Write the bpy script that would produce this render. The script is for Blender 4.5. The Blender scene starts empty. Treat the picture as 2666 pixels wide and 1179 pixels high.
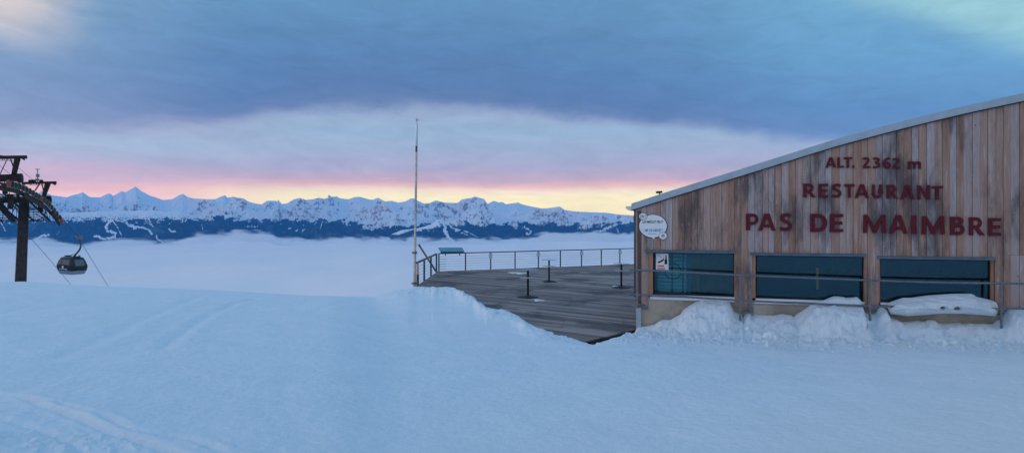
import bpy, math, random
import numpy as np
from mathutils import Vector, Matrix
random.seed(4); RN = np.random.RandomState(7)
SC = bpy.context.scene; COL = SC.collection
F = 1737.0; CX = 1333.0; HZ = 580.0          # focal length / horizon in photo pixels (measuring units only)

# ------------------------------------------------------------------ helpers
def lin(c):
    return tuple((v/12.92 if v <= .04045 else ((v+.055)/1.055)**2.4) for v in [x/255 for x in c])
def P(px, py, Y): return Vector(((px-CX)/F*Y, Y, -(py-HZ)/F*Y))

class MB:
    def __init__(s): s.v = []; s.f = []
    def add(s, vs, fs):
        n = len(s.v); s.v += [tuple(v) for v in vs]; s.f += [tuple(i+n for i in f) for f in fs]; return s
    def hexa(s, c8):   # c8: bottom 4 then top 4
        return s.add(c8, [(3,2,1,0),(4,5,6,7),(0,1,5,4),(1,2,6,5),(2,3,7,6),(3,0,4,7)])
    def box(s, c, d, R=None):
        c = Vector(c); x, y, z = d[0]/2, d[1]/2, d[2]/2
        vs = [Vector(p) for p in [(-x,-y,-z),(x,-y,-z),(x,y,-z),(-x,y,-z),(-x,-y,z),(x,-y,z),(x,y,z),(-x,y,z)]]
        if R: vs = [R @ v for v in vs]
        return s.hexa([v+c for v in vs])
    def bar(s, a, b, w, h=None, up=(0,0,1)):
        a = Vector(a); b = Vector(b); d = (b-a); L = d.length
        if L < 1e-6: return s
        d /= L; u = Vector(up)
        if abs(d.dot(u)) > .98: u = Vector((0,1,0))
        x = d.cross(u).normalized(); z = x.cross(d); h = h or w
        c = [a-x*w/2-z*h/2, a+x*w/2-z*h/2, a+x*w/2+z*h/2, a-x*w/2+z*h/2]
        e = [p+d*L for p in c]
        return s.hexa(c+e)
    def tube(s, pts, r, n=10, cap=True):
        pts = [Vector(p) for p in pts]; rs = r if isinstance(r, (list, tuple)) else [r]*len(pts)
        rings = []; prev = None
        for i, p in enumerate(pts):
            d = (pts[min(i+1, len(pts)-1)]-pts[max(i-1, 0)]).normalized()
            if prev is None:
                u = Vector((0,0,1)) if abs(d.z) < .9 else Vector((1,0,0))
                x = d.cross(u).normalized()
            else: x = (prev - d*prev.dot(d)).normalized()
            prev = x; y = d.cross(x)
            rings.append([p+x*rs[i]*math.cos(2*math.pi*k/n)+y*rs[i]*math.sin(2*math.pi*k/n) for k in range(n)])
        vs = [v for R in rings for v in R]; fs = []
        for i in range(len(rings)-1):
            for k in range(n):
                a = i*n+k; b = i*n+(k+1) % n; fs.append((a, b, b+n, a+n))
        if cap: fs += [tuple(range(n-1, -1, -1)), tuple(range((len(rings)-1)*n, len(rings)*n))]
        return s.add(vs, fs)
    def lathe(s, prof, o=(0,0,0), n=32, axis='z'):
        vs = []; fs = []; o = Vector(o)
        for r, z in prof:
            for k in range(n):
                a = 2*math.pi*k/n
                v = (r*math.cos(a), r*math.sin(a), z) if axis == 'z' else (r*math.cos(a), z, r*math.sin(a))
                vs.append(o+Vector(v))
        for i in range(len(prof)-1):
            for k in range(n):
                a = i*n+k; b = i*n+(k+1) % n; fs.append((a, b, b+n, a+n))
        fs += [tuple(range(n-1, -1, -1)), tuple(range((len(prof)-1)*n, len(prof)*n))]
        return s.add(vs, fs)
    def prism(s, poly, f0, f1):   # poly list of 2D, f0/f1 map 2D->3D at two depths
        n = len(poly); vs = [f0(p) for p in poly]+[f1(p) for p in poly]
        fs = [tuple(range(n-1, -1, -1)), tuple(range(n, 2*n))]+[(i, (i+1) % n, (i+1) % n+n, i+n) for i in range(n)]
        return s.add(vs, fs)

def link(o): COL.objects.link(o); return o
def thing(name, label, cat, loc=(0,0,0), group=None, rz=0):
    o = bpy.data.objects.new(name, None); o.location = loc; o.rotation_euler.z = rz; o.empty_display_size = .3
    link(o); tag(o, label, cat, group); return o
def tag(o, label=None, cat=None, group=None, kind=None):
    for k, v in (('label', label), ('category', cat), ('group', group), ('kind', kind)):
        if v: o[k] = v
    return o
def obj(name, mb, mat, parent=None, local=False, smooth=False, bevel=0):
    me = bpy.data.meshes.new(name); me.from_pydata(mb.v, [], mb.f); me.validate(); me.update()
    import bmesh
    bm = bmesh.new(); bm.from_mesh(me); bmesh.ops.recalc_face_normals(bm, faces=bm.faces); bm.to_mesh(me); bm.free()
    if smooth: me.polygons.foreach_set('use_smooth', [True]*len(me.polygons))
    me.materials.append(mat)
    o = bpy.data.objects.new(name, me); link(o)
    if parent:
        o.parent = parent
        if not local:
            r = parent
            off = Vector((0,0,0))
            while r: off += r.location; r = r.parent
            o.location = -off
    if bevel:
        m = o.modifiers.new('b', 'BEVEL'); m.width = bevel; m.segments = 2; m.limit_method = 'ANGLE'
    if smooth == 'angle':
        me.set_sharp_from_angle(angle=math.radians(40))
    return o
def copy_tree(o, parent=None):
    c = o.copy(); COL.objects.link(c); c.parent = parent
    for ch in [x for x in SC.objects if x.parent == o]: copy_tree(ch, c)
    return c

# ------------------------------------------------------------------ noise
def _h(ix, iy, seed):
    n = (ix.astype(np.int64)*374761393 + iy.astype(np.int64)*668265263 + seed*974634777) & 0xffffffff
    n = ((n ^ (n >> 13))*1274126177) & 0xffffffff
    return ((n ^ (n >> 16)) & 0xffffff)/float(0x1000000)
def pn(x, y, seed=0):
    x0 = np.floor(x); y0 = np.floor(y); fx = x-x0; fy = y-y0
    u = fx*fx*fx*(fx*(fx*6-15)+10); v = fy*fy*fy*(fy*(fy*6-15)+10)
    def g(i, j):
        a = _h(x0+i, y0+j, seed)*2*np.pi
        return np.cos(a)*(fx-i)+np.sin(a)*(fy-j)
    return ((g(0,0)*(1-u)+g(1,0)*u)*(1-v)+(g(0,1)*(1-u)+g(1,1)*u)*v)*1.5
def fbm(x, y, o=5, seed=0, gain=.5):
    s = 0; a = 1; t = 0
    for i in range(o):
        s = s+a*pn(x, y, seed+i); t += a; a *= gain; x = x*2.03+17.1; y = y*2.03+5.7
    return s/t
def ridged(x, y, o=5, seed=0, gain=.5):
    s = 0; a = 1; t = 0; w = 1
    for i in range(o):
        n = 1-np.abs(pn(x, y, seed+i))*1.6; n = np.clip(n, 0, 1)**2
        s = s+a*n*w; t += a; w = np.clip(n*1.4, 0, 1); a *= gain; x = x*2.07+11.3; y = y*2.07+7.9
    return s/t
def ss(a, b, x):
    t = np.clip((x-a)/(b-a), 0, 1); return t*t*(3-2*t)
def ip(x, pts):
    return np.interp(x, [p[0] for p in pts], [p[1] for p in pts])
def seg_dist(x, y, pts):
    d = np.full(x.shape, 1e9)
    for (ax, ay), (bx, by) in zip(pts[:-1], pts[1:]):
        dx, dy = bx-ax, by-ay; L = dx*dx+dy*dy+1e-9
        t = np.clip(((x-ax)*dx+(y-ay)*dy)/L, 0, 1)
        d = np.minimum(d, np.hypot(x-ax-t*dx, y-ay-t*dy))
    return d
def grid(name, X, Y, Z, mat, attrs=None, smooth=True):
    r, c = X.shape
    me = bpy.data.meshes.new(name)
    co = np.stack([X, Y, Z], -1).reshape(-1, 3).astype(np.float32)
    me.vertices.add(r*c); me.vertices.foreach_set('co', co.ravel())
    i = np.arange(r*c).reshape(r, c)
    q = np.stack([i[:-1,:-1], i[:-1,1:], i[1:,1:], i[1:,:-1]], -1).reshape(-1, 4)
    me.loops.add(q.size); me.loops.foreach_set('vertex_index', q.ravel().astype(np.int32))
    me.polygons.add(len(q)); me.polygons.foreach_set('loop_start', (np.arange(len(q))*4).astype(np.int32))
    me.update(calc_edges=True)
    me.polygons.foreach_set('use_smooth', np.full(len(q), smooth))
    for k, a in (attrs or {}).items():
        at = me.attributes.new(k, 'FLOAT', 'POINT'); at.data.foreach_set('value', a.ravel().astype(np.float32))
    me.materials.append(mat)
    return link(bpy.data.objects.new(name, me))

# ------------------------------------------------------------------ node helper
class NT:
    def __init__(s, nt): s.nt = nt; nt.nodes.clear()
    def n(s, t, ins=None, **kw):
        nd = s.nt.nodes.new(t)
        for k, v in kw.items(): setattr(nd, k, v)
        for k, v in (ins or {}).items():
            sk = nd.inputs[k]
            if isinstance(v, bpy.types.NodeSocket): s.nt.links.new(v, sk)
            else: sk.default_value = v
        return nd
    def m(s, op, a, b=0.0, c=None):
        ins = {0: a, 1: b}
        if c is not None: ins[2] = c
        return s.n('ShaderNodeMath', ins, operation=op).outputs[0]
    def sm(s, x, a, b):
        return s.n('ShaderNodeMapRange', {'Value': x, 'From Min': a, 'From Max': b}, interpolation_type='SMOOTHSTEP').outputs[0]
    def mix(s, f, a, b, bt='MIX'):
        nd = s.nt.nodes.new('ShaderNodeMix'); nd.data_type = 'RGBA'; nd.blend_type = bt
        for k, v in ((0, f), (6, a), (7, b)):
            if isinstance(v, bpy.types.NodeSocket): s.nt.links.new(v, nd.inputs[k])
            else: nd.inputs[k].default_value = v if k == 0 else (tuple(v)+(1,))[:4]
        return nd.outputs[2]
    def ramp(s, x, stops, interp='LINEAR', scalar=False):
        nd = s.nt.nodes.new('ShaderNodeValToRGB'); r = nd.color_ramp; r.interpolation = interp
        while len(r.elements) < len(stops): r.elements.new(.5)
        for e, (p, c) in zip(r.elements, stops):
            e.position = p; e.color = (c, c, c, 1) if scalar else (tuple(c)+(1,))[:4]
        s.nt.links.new(x, nd.inputs[0]); return nd.outputs[0]
def mat(name, rgb=None, rough=.6, metal=0, noise=0, nscale=8, bump=0, bscale=40, spec=.5, srgb=True):
    m = bpy.data.materials.new(name); m.use_nodes = True; t = NT(m.node_tree)
    bs = t.n('ShaderNodeBsdfPrincipled', {'Roughness': rough, 'Metallic': metal, 'Specular IOR Level': spec})
    out = t.n('ShaderNodeOutputMaterial', {'Surface': bs.outputs[0]})
    if rgb is not None:
        c = lin(rgb) if srgb else rgb
        if noise:
            tc = t.n('ShaderNodeTexCoord').outputs['Object']
            nz = t.n('ShaderNodeTexNoise', {'Vector': tc, 'Scale': nscale, 'Detail': 5.0, 'Roughness': .6}).outputs[0]
            f = t.sm(nz, .3, .7)
            col = t.mix(f, tuple(v*(1-noise) for v in c), tuple(min(1, v*(1+noise)) for v in c))
            t.nt.links.new(col, bs.inputs['Base Color'])
        else: bs.inputs['Base Color'].default_value = (*c, 1)
    if bump:
        tc = t.n('ShaderNodeTexCoord').outputs['Object']
        nz = t.n('ShaderNodeTexNoise', {'Vector': tc, 'Scale': bscale, 'Detail': 4.0}).outputs[0]
        b = t.n('ShaderNodeBump', {'Height': nz, 'Strength': bump, 'Distance': .02})
        t.nt.links.new(b.outputs[0], bs.inputs['Normal'])
    return m

# ------------------------------------------------------------------ materials
M = {}
M['galv'] = mat('galvanised', (118, 124, 130), .45, .6, .18, 14)
M['fascia'] = mat('fascia_sheet', (168, 182, 192), .5, .1, .08, 3)
M['steel_dark'] = mat('weathered_steel', (50, 42, 42), .8, 0, .35, 2.5, spec=.2)
M['steel_mast'] = mat('mast_steel', (62, 56, 56), .75, 0, .3, 3, spec=.2)
M['green_paint'] = mat('dark_green_paint', (38, 74, 84), .5, .1, .1, 10)
M['rail_wood'] = mat('handrail', (96, 84, 80), .6, 0, .25, 20)
M['black'] = mat('black_metal', (20, 22, 28), .5, .3, .2, 8)
M['red'] = mat('red_letter', (96, 16, 34), .6, 0, .12, 3, spec=.3)
M['white'] = mat('white_enamel', (235, 238, 240), .4, 0, .04, 5)
M['ink'] = mat('black_print', (18, 22, 28), .6)
M['blue'] = mat('blue_print', (10, 120, 200), .6)
M['redink'] = mat('red_print', (225, 60, 75), .6)
M['greyink'] = mat('grey_print', (120, 130, 140), .6)
M['concrete'] = mat('concrete', (172, 160, 146), .9, 0, .28, 1.8, .6, 30)
M['cream'] = mat('cream_post', (185, 165, 130), .7, 0, .1, 4)
M['sill'] = mat('sill_sheet', (228, 226, 232), .5, 0, .06, 6)
M['header'] = mat('lintel_flashing', (92, 108, 122), .45, .4, .15, 6)
M['pole'] = mat('pole_paint', (206, 196, 190), .5, 0, .2, 5)
M['pinkwood'] = mat('pole_band', (205, 170, 160), .6, 0, .1, 9)
M['rust'] = mat('rusty_board', (110, 86, 74), .8, 0, .4, 9, .5, 20)
M['roomwall'] = mat('room_wall', (44, 96, 116), .8, 0, .15, .9)
M['roomdark'] = mat('room_dark', (34, 46, 52), .8)
M['shutter'] = mat('shutter_slats', (190, 240, 236), .6, 0, .1, 6)
M['bluecab'] = mat('panel_cover', (112, 160, 182), .35, .2, .1, 3)
M['sheave_rim'] = mat('sheave_rubber', (128, 114, 100), .7, 0, .25, 9)
M['sheave_red'] = mat('sheave_red', (150, 50, 44), .6, 0, .2, 9)
M['sheave_hub'] = mat('sheave_hub', (30, 34, 36), .6, .3, .2, 9)
M['cabin'] = mat('cabin_shell', (44, 50, 60), .35, .4, .15, 2)
M['cabin_light'] = mat('cabin_skirt', (120, 135, 150), .35, .4, .1, 2)
M['cabin_dark'] = mat('cabin_band', (14, 16, 22), .3, .2)
M['cabwin'] = mat('cabin_window', (88, 98, 114), .35, 0, .1, 2)
M['cable'] = mat('wire_rope', (46, 44, 52), .6, .4)
M['wire'] = mat('railing_wire', (84, 98, 120), .5, .5)

def glassy(name, tint, gloss, rough=.02, ior=1.5):
    m = bpy.data.materials.new(name); m.use_nodes = True; t = NT(m.node_tree)
    tr = t.n('ShaderNodeBsdfTransparent', {'Color': (*tint, 1)}).outputs[0]
    gl = t.n('ShaderNodeBsdfGlossy', {'Color': (*gloss, 1), 'Roughness': rough}).outputs[0]
    fr = t.n('ShaderNodeFresnel', {'IOR': ior}).outputs[0]
    mx = t.n('ShaderNodeMixShader', {0: fr, 1: tr, 2: gl}).outputs[0]
    t.n('ShaderNodeOutputMaterial', {'Surface': mx}); return m
M['pane'] = glassy('window_glass', (.74, .92, .95), (.30, .52, .66), .015, 1.8)
M['cabglass'] = glassy('cabin_glass', (.35, .40, .46), (.9, 1, 1), .05, 1.6)
def frosted(name, col, a):
    m = bpy.data.materials.new(name); m.use_nodes = True; t = NT(m.node_tree)
    tr = t.n('ShaderNodeBsdfTransparent', {'Color': (.9, .97, 1, 1)}).outputs[0]
    bs = t.n('ShaderNodeBsdfPrincipled', {'Base Color': (*lin(col), 1), 'Roughness': .45, 'Specular IOR Level': .25}).outputs[0]
    mx = t.n('ShaderNodeMixShader', {0: a, 1: tr, 2: bs}).outputs[0]
    t.n('ShaderNodeOutputMaterial', {'Surface': mx}); return m
M['tableglass'] = frosted('frosted_tabletop', (160, 198, 204), .5)
M['shelfglass'] = frosted('frosted_shelf', (190, 208, 206), .75)
M['boxglass'] = frosted('pale_box', (205, 225, 238), .6)

def snow_mat(name, s1=1.0, strength=.5, col=(.83, .90, .95)):
    m = bpy.data.materials.new(name); m.use_nodes = True; t = NT(m.node_tree)
    tc = t.n('ShaderNodeTexCoord').outputs['Object']
    n1 = t.n('ShaderNodeTexNoise', {'Vector': tc, 'Scale': 9.0*s1, 'Detail': 7.0, 'Roughness': .7}).outputs[0]
    n2 = t.n('ShaderNodeTexNoise', {'Vector': tc, 'Scale': 1.1*s1, 'Detail': 5.0, 'Roughness': .6}).outputs[0]
    n3 = t.n('ShaderNodeTexNoise', {'Vector': tc, 'Scale': 60.0*s1, 'Detail': 3.0}).outputs[0]
    hh = t.m('ADD', t.m('MULTIPLY', n1, .5), t.m('ADD', t.m('MULTIPLY', n2, .9), t.m('MULTIPLY', n3, .12)))
    b = t.n('ShaderNodeBump', {'Height': hh, 'Strength': strength, 'Distance': .05})
    c = t.mix(t.sm(n2, .3, .7), tuple(v*.96 for v in col), col)
    c = t.mix(t.m('MULTIPLY', t.sm(n1, .55, .8), .5), c, (.90, .91, .93))
    n4 = t.n('ShaderNodeTexNoise', {'Vector': tc, 'Scale': 26.0, 'Detail': 6.0, 'Roughness': .8}).outputs[0]
    c = t.mix(t.m('MULTIPLY', t.sm(n4, .56, .36), .22), c, tuple(v*.72 for v in col))
    bs = t.n('ShaderNodeBsdfPrincipled', {'Base Color': c, 'Roughness': .75, 'Normal': b.outputs[0], 'Specular IOR Level': .25})
    t.n('ShaderNodeOutputMaterial', {'Surface': bs.outputs[0]}); return m
M['snow'] = snow_mat('snow', 1.0, .9)
M['snowpile'] = snow_mat('snow_cloddy', 1.6, .7, (.83, .90, .94))

FA = math.atan2(-.317, 1.0)     # facade heading
def wood_mat(name, tones, along=(12.0, .7), stain=True, knots=True, rot=FA, axis='z', rough=.8):
    m = bpy.data.materials.new(name); m.use_nodes = True; t = NT(m.node_tree)
    tc = t.n('ShaderNodeTexCoord').outputs['Object']
    mp = t.n('ShaderNodeVectorRotate', {'Vector': tc, 'Angle': -rot}, rotation_type='Z_AXIS').outputs[0]
    rnd = t.n('ShaderNodeNewGeometry').outputs['Random Per Island']
    off = t.n('ShaderNodeCombineXYZ', {0: t.m('MULTIPLY', rnd, 57.0), 1: 0.0, 2: t.m('MULTIPLY', rnd, 91.0)}).outputs[0]
    v = t.n('ShaderNodeVectorMath', {0: mp, 1: off}, operation='ADD').outputs[0]
    sc = (along[0], 6.0, along[1]) if axis == 'z' else (along[1], along[0], 6.0)
    vs = t.n('ShaderNodeVectorMath', {0: v, 1: sc}, operation='MULTIPLY').outputs[0]
    g = t.n('ShaderNodeTexNoise', {'Vector': vs, 'Scale': 1.0, 'Detail': 6.0, 'Roughness': .65, 'Distortion': .4}).outputs[0]
    g2 = t.n('ShaderNodeTexNoise', {'Vector': vs, 'Scale': 5.0, 'Detail': 4.0, 'Roughness': .7}).outputs[0]
    k = t.m('ADD', t.m('MULTIPLY', rnd, .42), t.m('MULTIPLY', g, .58))
    col = t.ramp(k, [(i/(len(tones)-1)*.72+.14, lin(c)) for i, c in enumerate(tones)])
    col = t.mix(t.m('MULTIPLY', t.sm(g2, .45, .75), .45), col, tuple(v*.55 for v in lin(tones[1])))
    col = t.mix(t.m('MULTIPLY', t.sm(g, .52, .72), .5), col, lin(tones[-1]))
    if stain:
        w = t.n('ShaderNodeTexNoise', {'Vector': t.n('ShaderNodeVectorMath', {0: mp, 1: (1.3, 1.0, .35)}, operation='MULTIPLY').outputs[0], 'Scale': 1.0, 'Detail': 6.0, 'Roughness': .7}).outputs[0]
        col = t.mix(t.m('MULTIPLY', t.sm(w, .46, .64), .8), col, lin((78, 74, 78)))
    if knots:
        kv = t.n('ShaderNodeVectorMath', {0: mp, 1: (6.2, 1.0, 2.9)}, operation='MULTIPLY').outputs[0]
        vo = t.n('ShaderNodeTexVoronoi', {'Vector': kv, 'Scale': 1.0, 'Randomness': 1.0}, voronoi_dimensions='3D')
        d = vo.outputs['Distance']
        col = t.mix(t.m('MULTIPLY', t.m('SUBTRACT', 1.0, t.sm(d, .10, .17)), .35), col, lin((190, 182, 178)))
        col = t.mix(t.m('MULTIPLY', t.m('SUBTRACT', 1.0, t.sm(d, .05, .09)), .85), col, lin((46, 34, 32)))
    b = t.n('ShaderNodeBump', {'Height': g2, 'Strength': .35, 'Distance': .006})
    bs = t.n('ShaderNodeBsdfPrincipled', {'Base Color': col, 'Roughness': rough, 'Normal': b.outputs[0], 'Specular IOR Level': .2})
    t.n('ShaderNodeOutputMaterial', {'Surface': bs.outputs[0]}); return m
M['clad'] = wood_mat('larch_cladding', [(150,96,72), (170,132,114), (182,154,142), (178,164,164), (208,196,198)])
M['trimwood'] = wood_mat('reveal_wood', [(150,90,60), (180,130,104), (190,150,130)], knots=False, stain=False)
M['darkwood'] = wood_mat('dark_corner_wood', [(70,58,54), (98,84,78), (110,96,92)], knots=False, stain=False)

# deck boards
def deck_mat():
    m = bpy.data.materials.new('deck_boards'); m.use_nodes = True; t = NT(m.node_tree)
    tc = t.n('ShaderNodeTexCoord').outputs['Object']
    rnd = t.n('ShaderNodeNewGeometry').outputs['Random Per Island']
    mp = t.n('ShaderNodeVectorRotate', {'Vector': tc, 'Angle': .69}, rotation_type='Z_AXIS').outputs[0]
    g = t.n('ShaderNodeTexNoise', {'Vector': t.n('ShaderNodeVectorMath', {0: mp, 1: (.8, 16.0, 1.0)}, operation='MULTIPLY').outputs[0], 'Scale': 1.0, 'Detail': 5.0}).outputs[0]
    w = t.n('ShaderNodeTexNoise', {'Vector': t.n('ShaderNodeVectorMath', {0: tc, 1: (.42, .30, 1.0)}, operation='MULTIPLY').outputs[0], 'Scale': 1.0, 'Detail': 7.0, 'Roughness': .62}).outputs[0]
    col = t.ramp(t.m('ADD', t.m('MULTIPLY', rnd, .8), t.m('MULTIPLY', g, .2)), [(.12, lin((106,88,80))), (.5, lin((138,120,112))), (.88, lin((170,154,148)))])
    col = t.mix(t.m('MULTIPLY', t.sm(w, .50, .62), .72), col, lin((58, 52, 56)))
    col = t.mix(t.m('MULTIPLY', t.sm(w, .42, .30), .35), col, lin((176, 166, 168)))
    bs = t.n('ShaderNodeBsdfPrincipled', {'Base Color': col, 'Roughness': .6, 'Specular IOR Level': .35})
    t.n('ShaderNodeOutputMaterial', {'Surface': bs.outputs[0]}); return m
M['deck'] = deck_mat()

def mountain_mat():
    m = bpy.data.materials.new('alpine_slopes'); m.use_nodes = True; t = NT(m.node_tree)
    tc = t.n('ShaderNodeTexCoord').outputs['Object']
    fo = t.n('ShaderNodeAttribute', attribute_name='forest').outputs['Fac']
    ro = t.n('ShaderNodeAttribute', attribute_name='rock').outputs['Fac']
    n = t.n('ShaderNodeTexNoise', {'Vector': tc, 'Scale': .011, 'Detail': 8.0, 'Roughness': .75}).outputs[0]
    n2 = t.n('ShaderNodeTexNoise', {'Vector': tc, 'Scale': .02, 'Detail': 6.0, 'Roughness': .7}).outputs[0]
    rk = t.sm(t.m('ADD', ro, t.m('MULTIPLY', t.m('SUBTRACT', n, .5), 1.5)), .40, .62)
    ff = t.sm(t.m('ADD', fo, t.m('MULTIPLY', t.m('SUBTRACT', n2, .5), .8)), .4, .6)
    forest = t.mix(t.sm(n2, .35, .65), (.012, .020, .028), (.035, .05, .065))
    forest = t.mix(t.m('MULTIPLY', t.sm(n, .60, .72), .30), forest, (.35, .40, .46))
    forest = t.mix(t.m('MULTIPLY', t.sm(t.n('ShaderNodeTexNoise', {'Vector': tc, 'Scale': .0022, 'Detail': 6.0, 'Roughness': .65}).outputs[0], .52, .68), .16), forest, (.45, .52, .60))
    col = t.mix(t.m('MULTIPLY', rk, .85), (.88, .91, .94), (.13, .14, .18))
    col = t.mix(ff, col, forest)
    bs = t.n('ShaderNodeBsdfPrincipled', {'Base Color': col, 'Roughness': .9, 'Specular IOR Level': .1})
    t.n('ShaderNodeOutputMaterial', {'Surface': bs.outputs[0]}); return m
M['mountain'] = mountain_mat()
def cloud_mat(name='cloud_top', tlo=.22, thi=.26):
    m = bpy.data.materials.new(name); m.use_nodes = True; t = NT(m.node_tree)
    fade = t.n('ShaderNodeAttribute', attribute_name='fade').outputs['Fac']
    tc = t.n('ShaderNodeTexCoord').outputs['Object']
    n = t.n('ShaderNodeTexNoise', {'Vector': tc, 'Scale': .0035, 'Detail': 7.0, 'Roughness': .6}).outputs[0]
    df = t.n('ShaderNodeBsdfDiffuse', {'Color': (.90, .90, .92, 1)}).outputs[0]
    tl = t.n('ShaderNodeBsdfTranslucent', {'Color': (.95, .93, .93, 1)}).outputs[0]
    n5 = t.n('ShaderNodeTexNoise', {'Vector': t.n('ShaderNodeVectorMath', {0: tc, 1: (.0011, .00045, .002)}, operation='MULTIPLY').outputs[0], 'Scale': 1.0, 'Detail': 6.0, 'Roughness': .55}).outputs[0]
    bs = t.n('ShaderNodeMixShader', {0: t.m('ADD', tlo, t.m('MULTIPLY', t.sm(n5, .25, .8), thi)), 1: df, 2: tl}).outputs[0]
    tr = t.n('ShaderNodeBsdfTransparent').outputs[0]
    a = t.m('MULTIPLY', t.sm(t.m('ADD', fade, t.m('MULTIPLY', t.m('SUBTRACT', n, .5), 1.2)), .1, 1.0), t.n('ShaderNodeAttribute', attribute_name='dens').outputs['Fac'])
    mx = t.n('ShaderNodeMixShader', {0: a, 1: tr, 2: bs}).outputs[0]
    t.n('ShaderNodeOutputMaterial', {'Surface': mx}); return m
M['cloud'] = cloud_mat(); M['mist'] = cloud_mat('mist', .55, .1)

# ------------------------------------------------------------------ world
SUN_AZ = -70.0; SUN_EL = 22.0
def build_world():
    w = bpy.data.worlds.new('World'); SC.world = w; w.use_nodes = True; t = NT(w.node_tree)
    g = t.n('ShaderNodeTexCoord').outputs['Generated']
    nv = t.n('ShaderNodeVectorMath', {0: g}, operation='NORMALIZE').outputs[0]
    sp = t.n('ShaderNodeSeparateXYZ', {0: nv}); x, y, z = sp.outputs
    D = 180/math.pi
    el = t.m('MULTIPLY', t.m('ARCSINE', z), D)
    az = t.m('MULTIPLY', t.m('ARCTAN2', x, y), D)
    cv = t.n('ShaderNodeCombineXYZ', {0: t.m('MULTIPLY', az, .055), 1: t.m('MULTIPLY', el, .55), 2: 0.0}).outputs[0]
    st = t.m('SUBTRACT', t.n('ShaderNodeTexNoise', {'Vector': cv, 'Scale': 1.0, 'Detail': 6.0, 'Roughness': .6}).outputs[0], .5)
    cv2 = t.n('ShaderNodeCombineXYZ', {0: t.m('MULTIPLY', az, .09), 1: t.m('MULTIPLY', el, .16), 2: 3.7}).outputs[0]
    st2 = t.m('SUBTRACT', t.n('ShaderNodeTexNoise', {'Vector': cv2, 'Scale': 1.0, 'Detail': 7.0, 'Roughness': .6}).outputs[0], .5)
    E = lambda e: e/15.0
    # low sky, centre and left variants
    ec = t.m('DIVIDE', t.m('ADD', el, t.m('MULTIPLY', st, 1.6)), 15.0)
    cen = t.ramp(ec, [(E(0), lin((255,226,140))), (E(2.2), lin((255,233,152))), (E(2.75), lin((255,222,168))), (E(3.15), lin((250,184,150))),
                      (E(3.7), lin((210,172,174))), (E(4.6), lin((182,170,184))), (E(5.8), lin((164,172,190))), (E(7.5), lin((152,176,196))), (E(9), lin((154,172,196)))])
    lef = t.ramp(ec, [(E(0), lin((250,190,150))), (E(1.8), lin((250,192,160))), (E(2.6), lin((252,180,150))), (E(3.3), lin((222,178,176))),
                      (E(4.0), lin((206,174,182))), (E(5), lin((176,178,192))), (E(6), lin((166,180,196))), (E(8), lin((162,160,186)))])
    low = t.mix(t.sm(az, -31, -15), lef, cen)
    # cloud-deck underside above the arched boundary
    bd = t.m('MULTIPLY', t.ramp(t.m('DIVIDE', t.m('ADD', az, 60.0), 120.0),
             [(0, .42), (.19, .60), (.30, .80), (.40, .94), (.50, .92), (.60, .80), (.70, .64), (.82, .50), (1, .42)], 'B_SPLINE', True), 10.4)
    d = t.m('ADD', t.m('SUBTRACT', el, bd), t.m('MULTIPLY', st2, 3.4))
    d2 = t.m('ADD', d, t.m('MULTIPLY', st, 1.0))
    up = t.ramp(t.m('DIVIDE', d, 14.0), [(0, lin((106,126,168))), (.12, lin((88,122,170))), (.30, lin((86,132,180))), (.6, lin((96,148,192))), (1, lin((108,162,206)))])
    upl = t.ramp(t.m('DIVIDE', d, 14.0), [(0, lin((146,154,182))), (.2, lin((128,152,188))), (.5, lin((128,164,198))), (.8, lin((146,178,202))), (1, lin((166,188,206)))])
    upr = t.ramp(t.m('DIVIDE', d, 14.0), [(0, lin((104,132,178))), (.15, lin((90,138,186))), (.45, lin((102,164,206))), (1, lin((116,182,218)))])
    up = t.mix(t.sm(az, -20, -40), up, upl); up = t.mix(t.sm(az, 10, 27), up, upr)
    up = t.n('ShaderNodeVectorMath', {0: up, 3: .92}, operation='SCALE').outputs[0]
    col = t.mix(t.sm(d2, -.7, .9), low, up)
    # bright breaks
    gl = t.m('MULTIPLY', t.sm(t.m('ADD', az, t.m('MULTIPLY', st2, 12.0)), -31, -39), t.sm(t.m('ADD', el, t.m('MULTIPLY', st2, 6.0)), 10.5, 14.5))
    col = t.mix(gl, col, lin((222, 208, 200)))
    tl = t.m('ADD', t.m('SUBTRACT', el, t.m('SUBTRACT', 17.6, t.m('MULTIPLY', t.m('SUBTRACT', az, 24.0), .48))), t.m('MULTIPLY', st2, 2.0))
    tm = t.m('MULTIPLY', t.sm(tl, -.8, 2.4), t.sm(az, 10, 26))
    col = t.mix(t.m('MULTIPLY', tm, .9), col, lin((156, 208, 212)))
    # unseen sky: blue overhead, pale behind, added to light the snow and facade
    zen = t.sm(el, 19, 50)
    col = t.mix(zen, col, (ZEN[0], ZEN[1], ZEN[2]))
    back = t.m('MULTIPLY', t.sm(y, .15, -.5), t.sm(el, 65, 25))
    col = t.mix(back, col, (BACK[0], BACK[1], BACK[2]))
    cv3 = t.n('ShaderNodeCombineXYZ', {0: t.m('MULTIPLY', az, .20), 1: t.m('MULTIPLY', t.m('ADD', el, t.m('MULTIPLY', az, .05)), .75), 2: 9.1}).outputs[0]
    fib = t.m('SUBTRACT', t.n('ShaderNodeTexNoise', {'Vector': cv3, 'Scale': 1.0, 'Detail': 9.0, 'Roughness': .66, 'Distortion': .8}).outputs[0], .5)
    fibm = t.m('ADD', 1.0, t.m('MULTIPLY', fib, .48))
    col = t.n('ShaderNodeVectorMath', {0: col, 3: fibm}, operation='SCALE').outputs[0]
    col = t.n('ShaderNodeHueSaturation', {'Saturation': .93, 'Color': col}).outputs[0]
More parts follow.
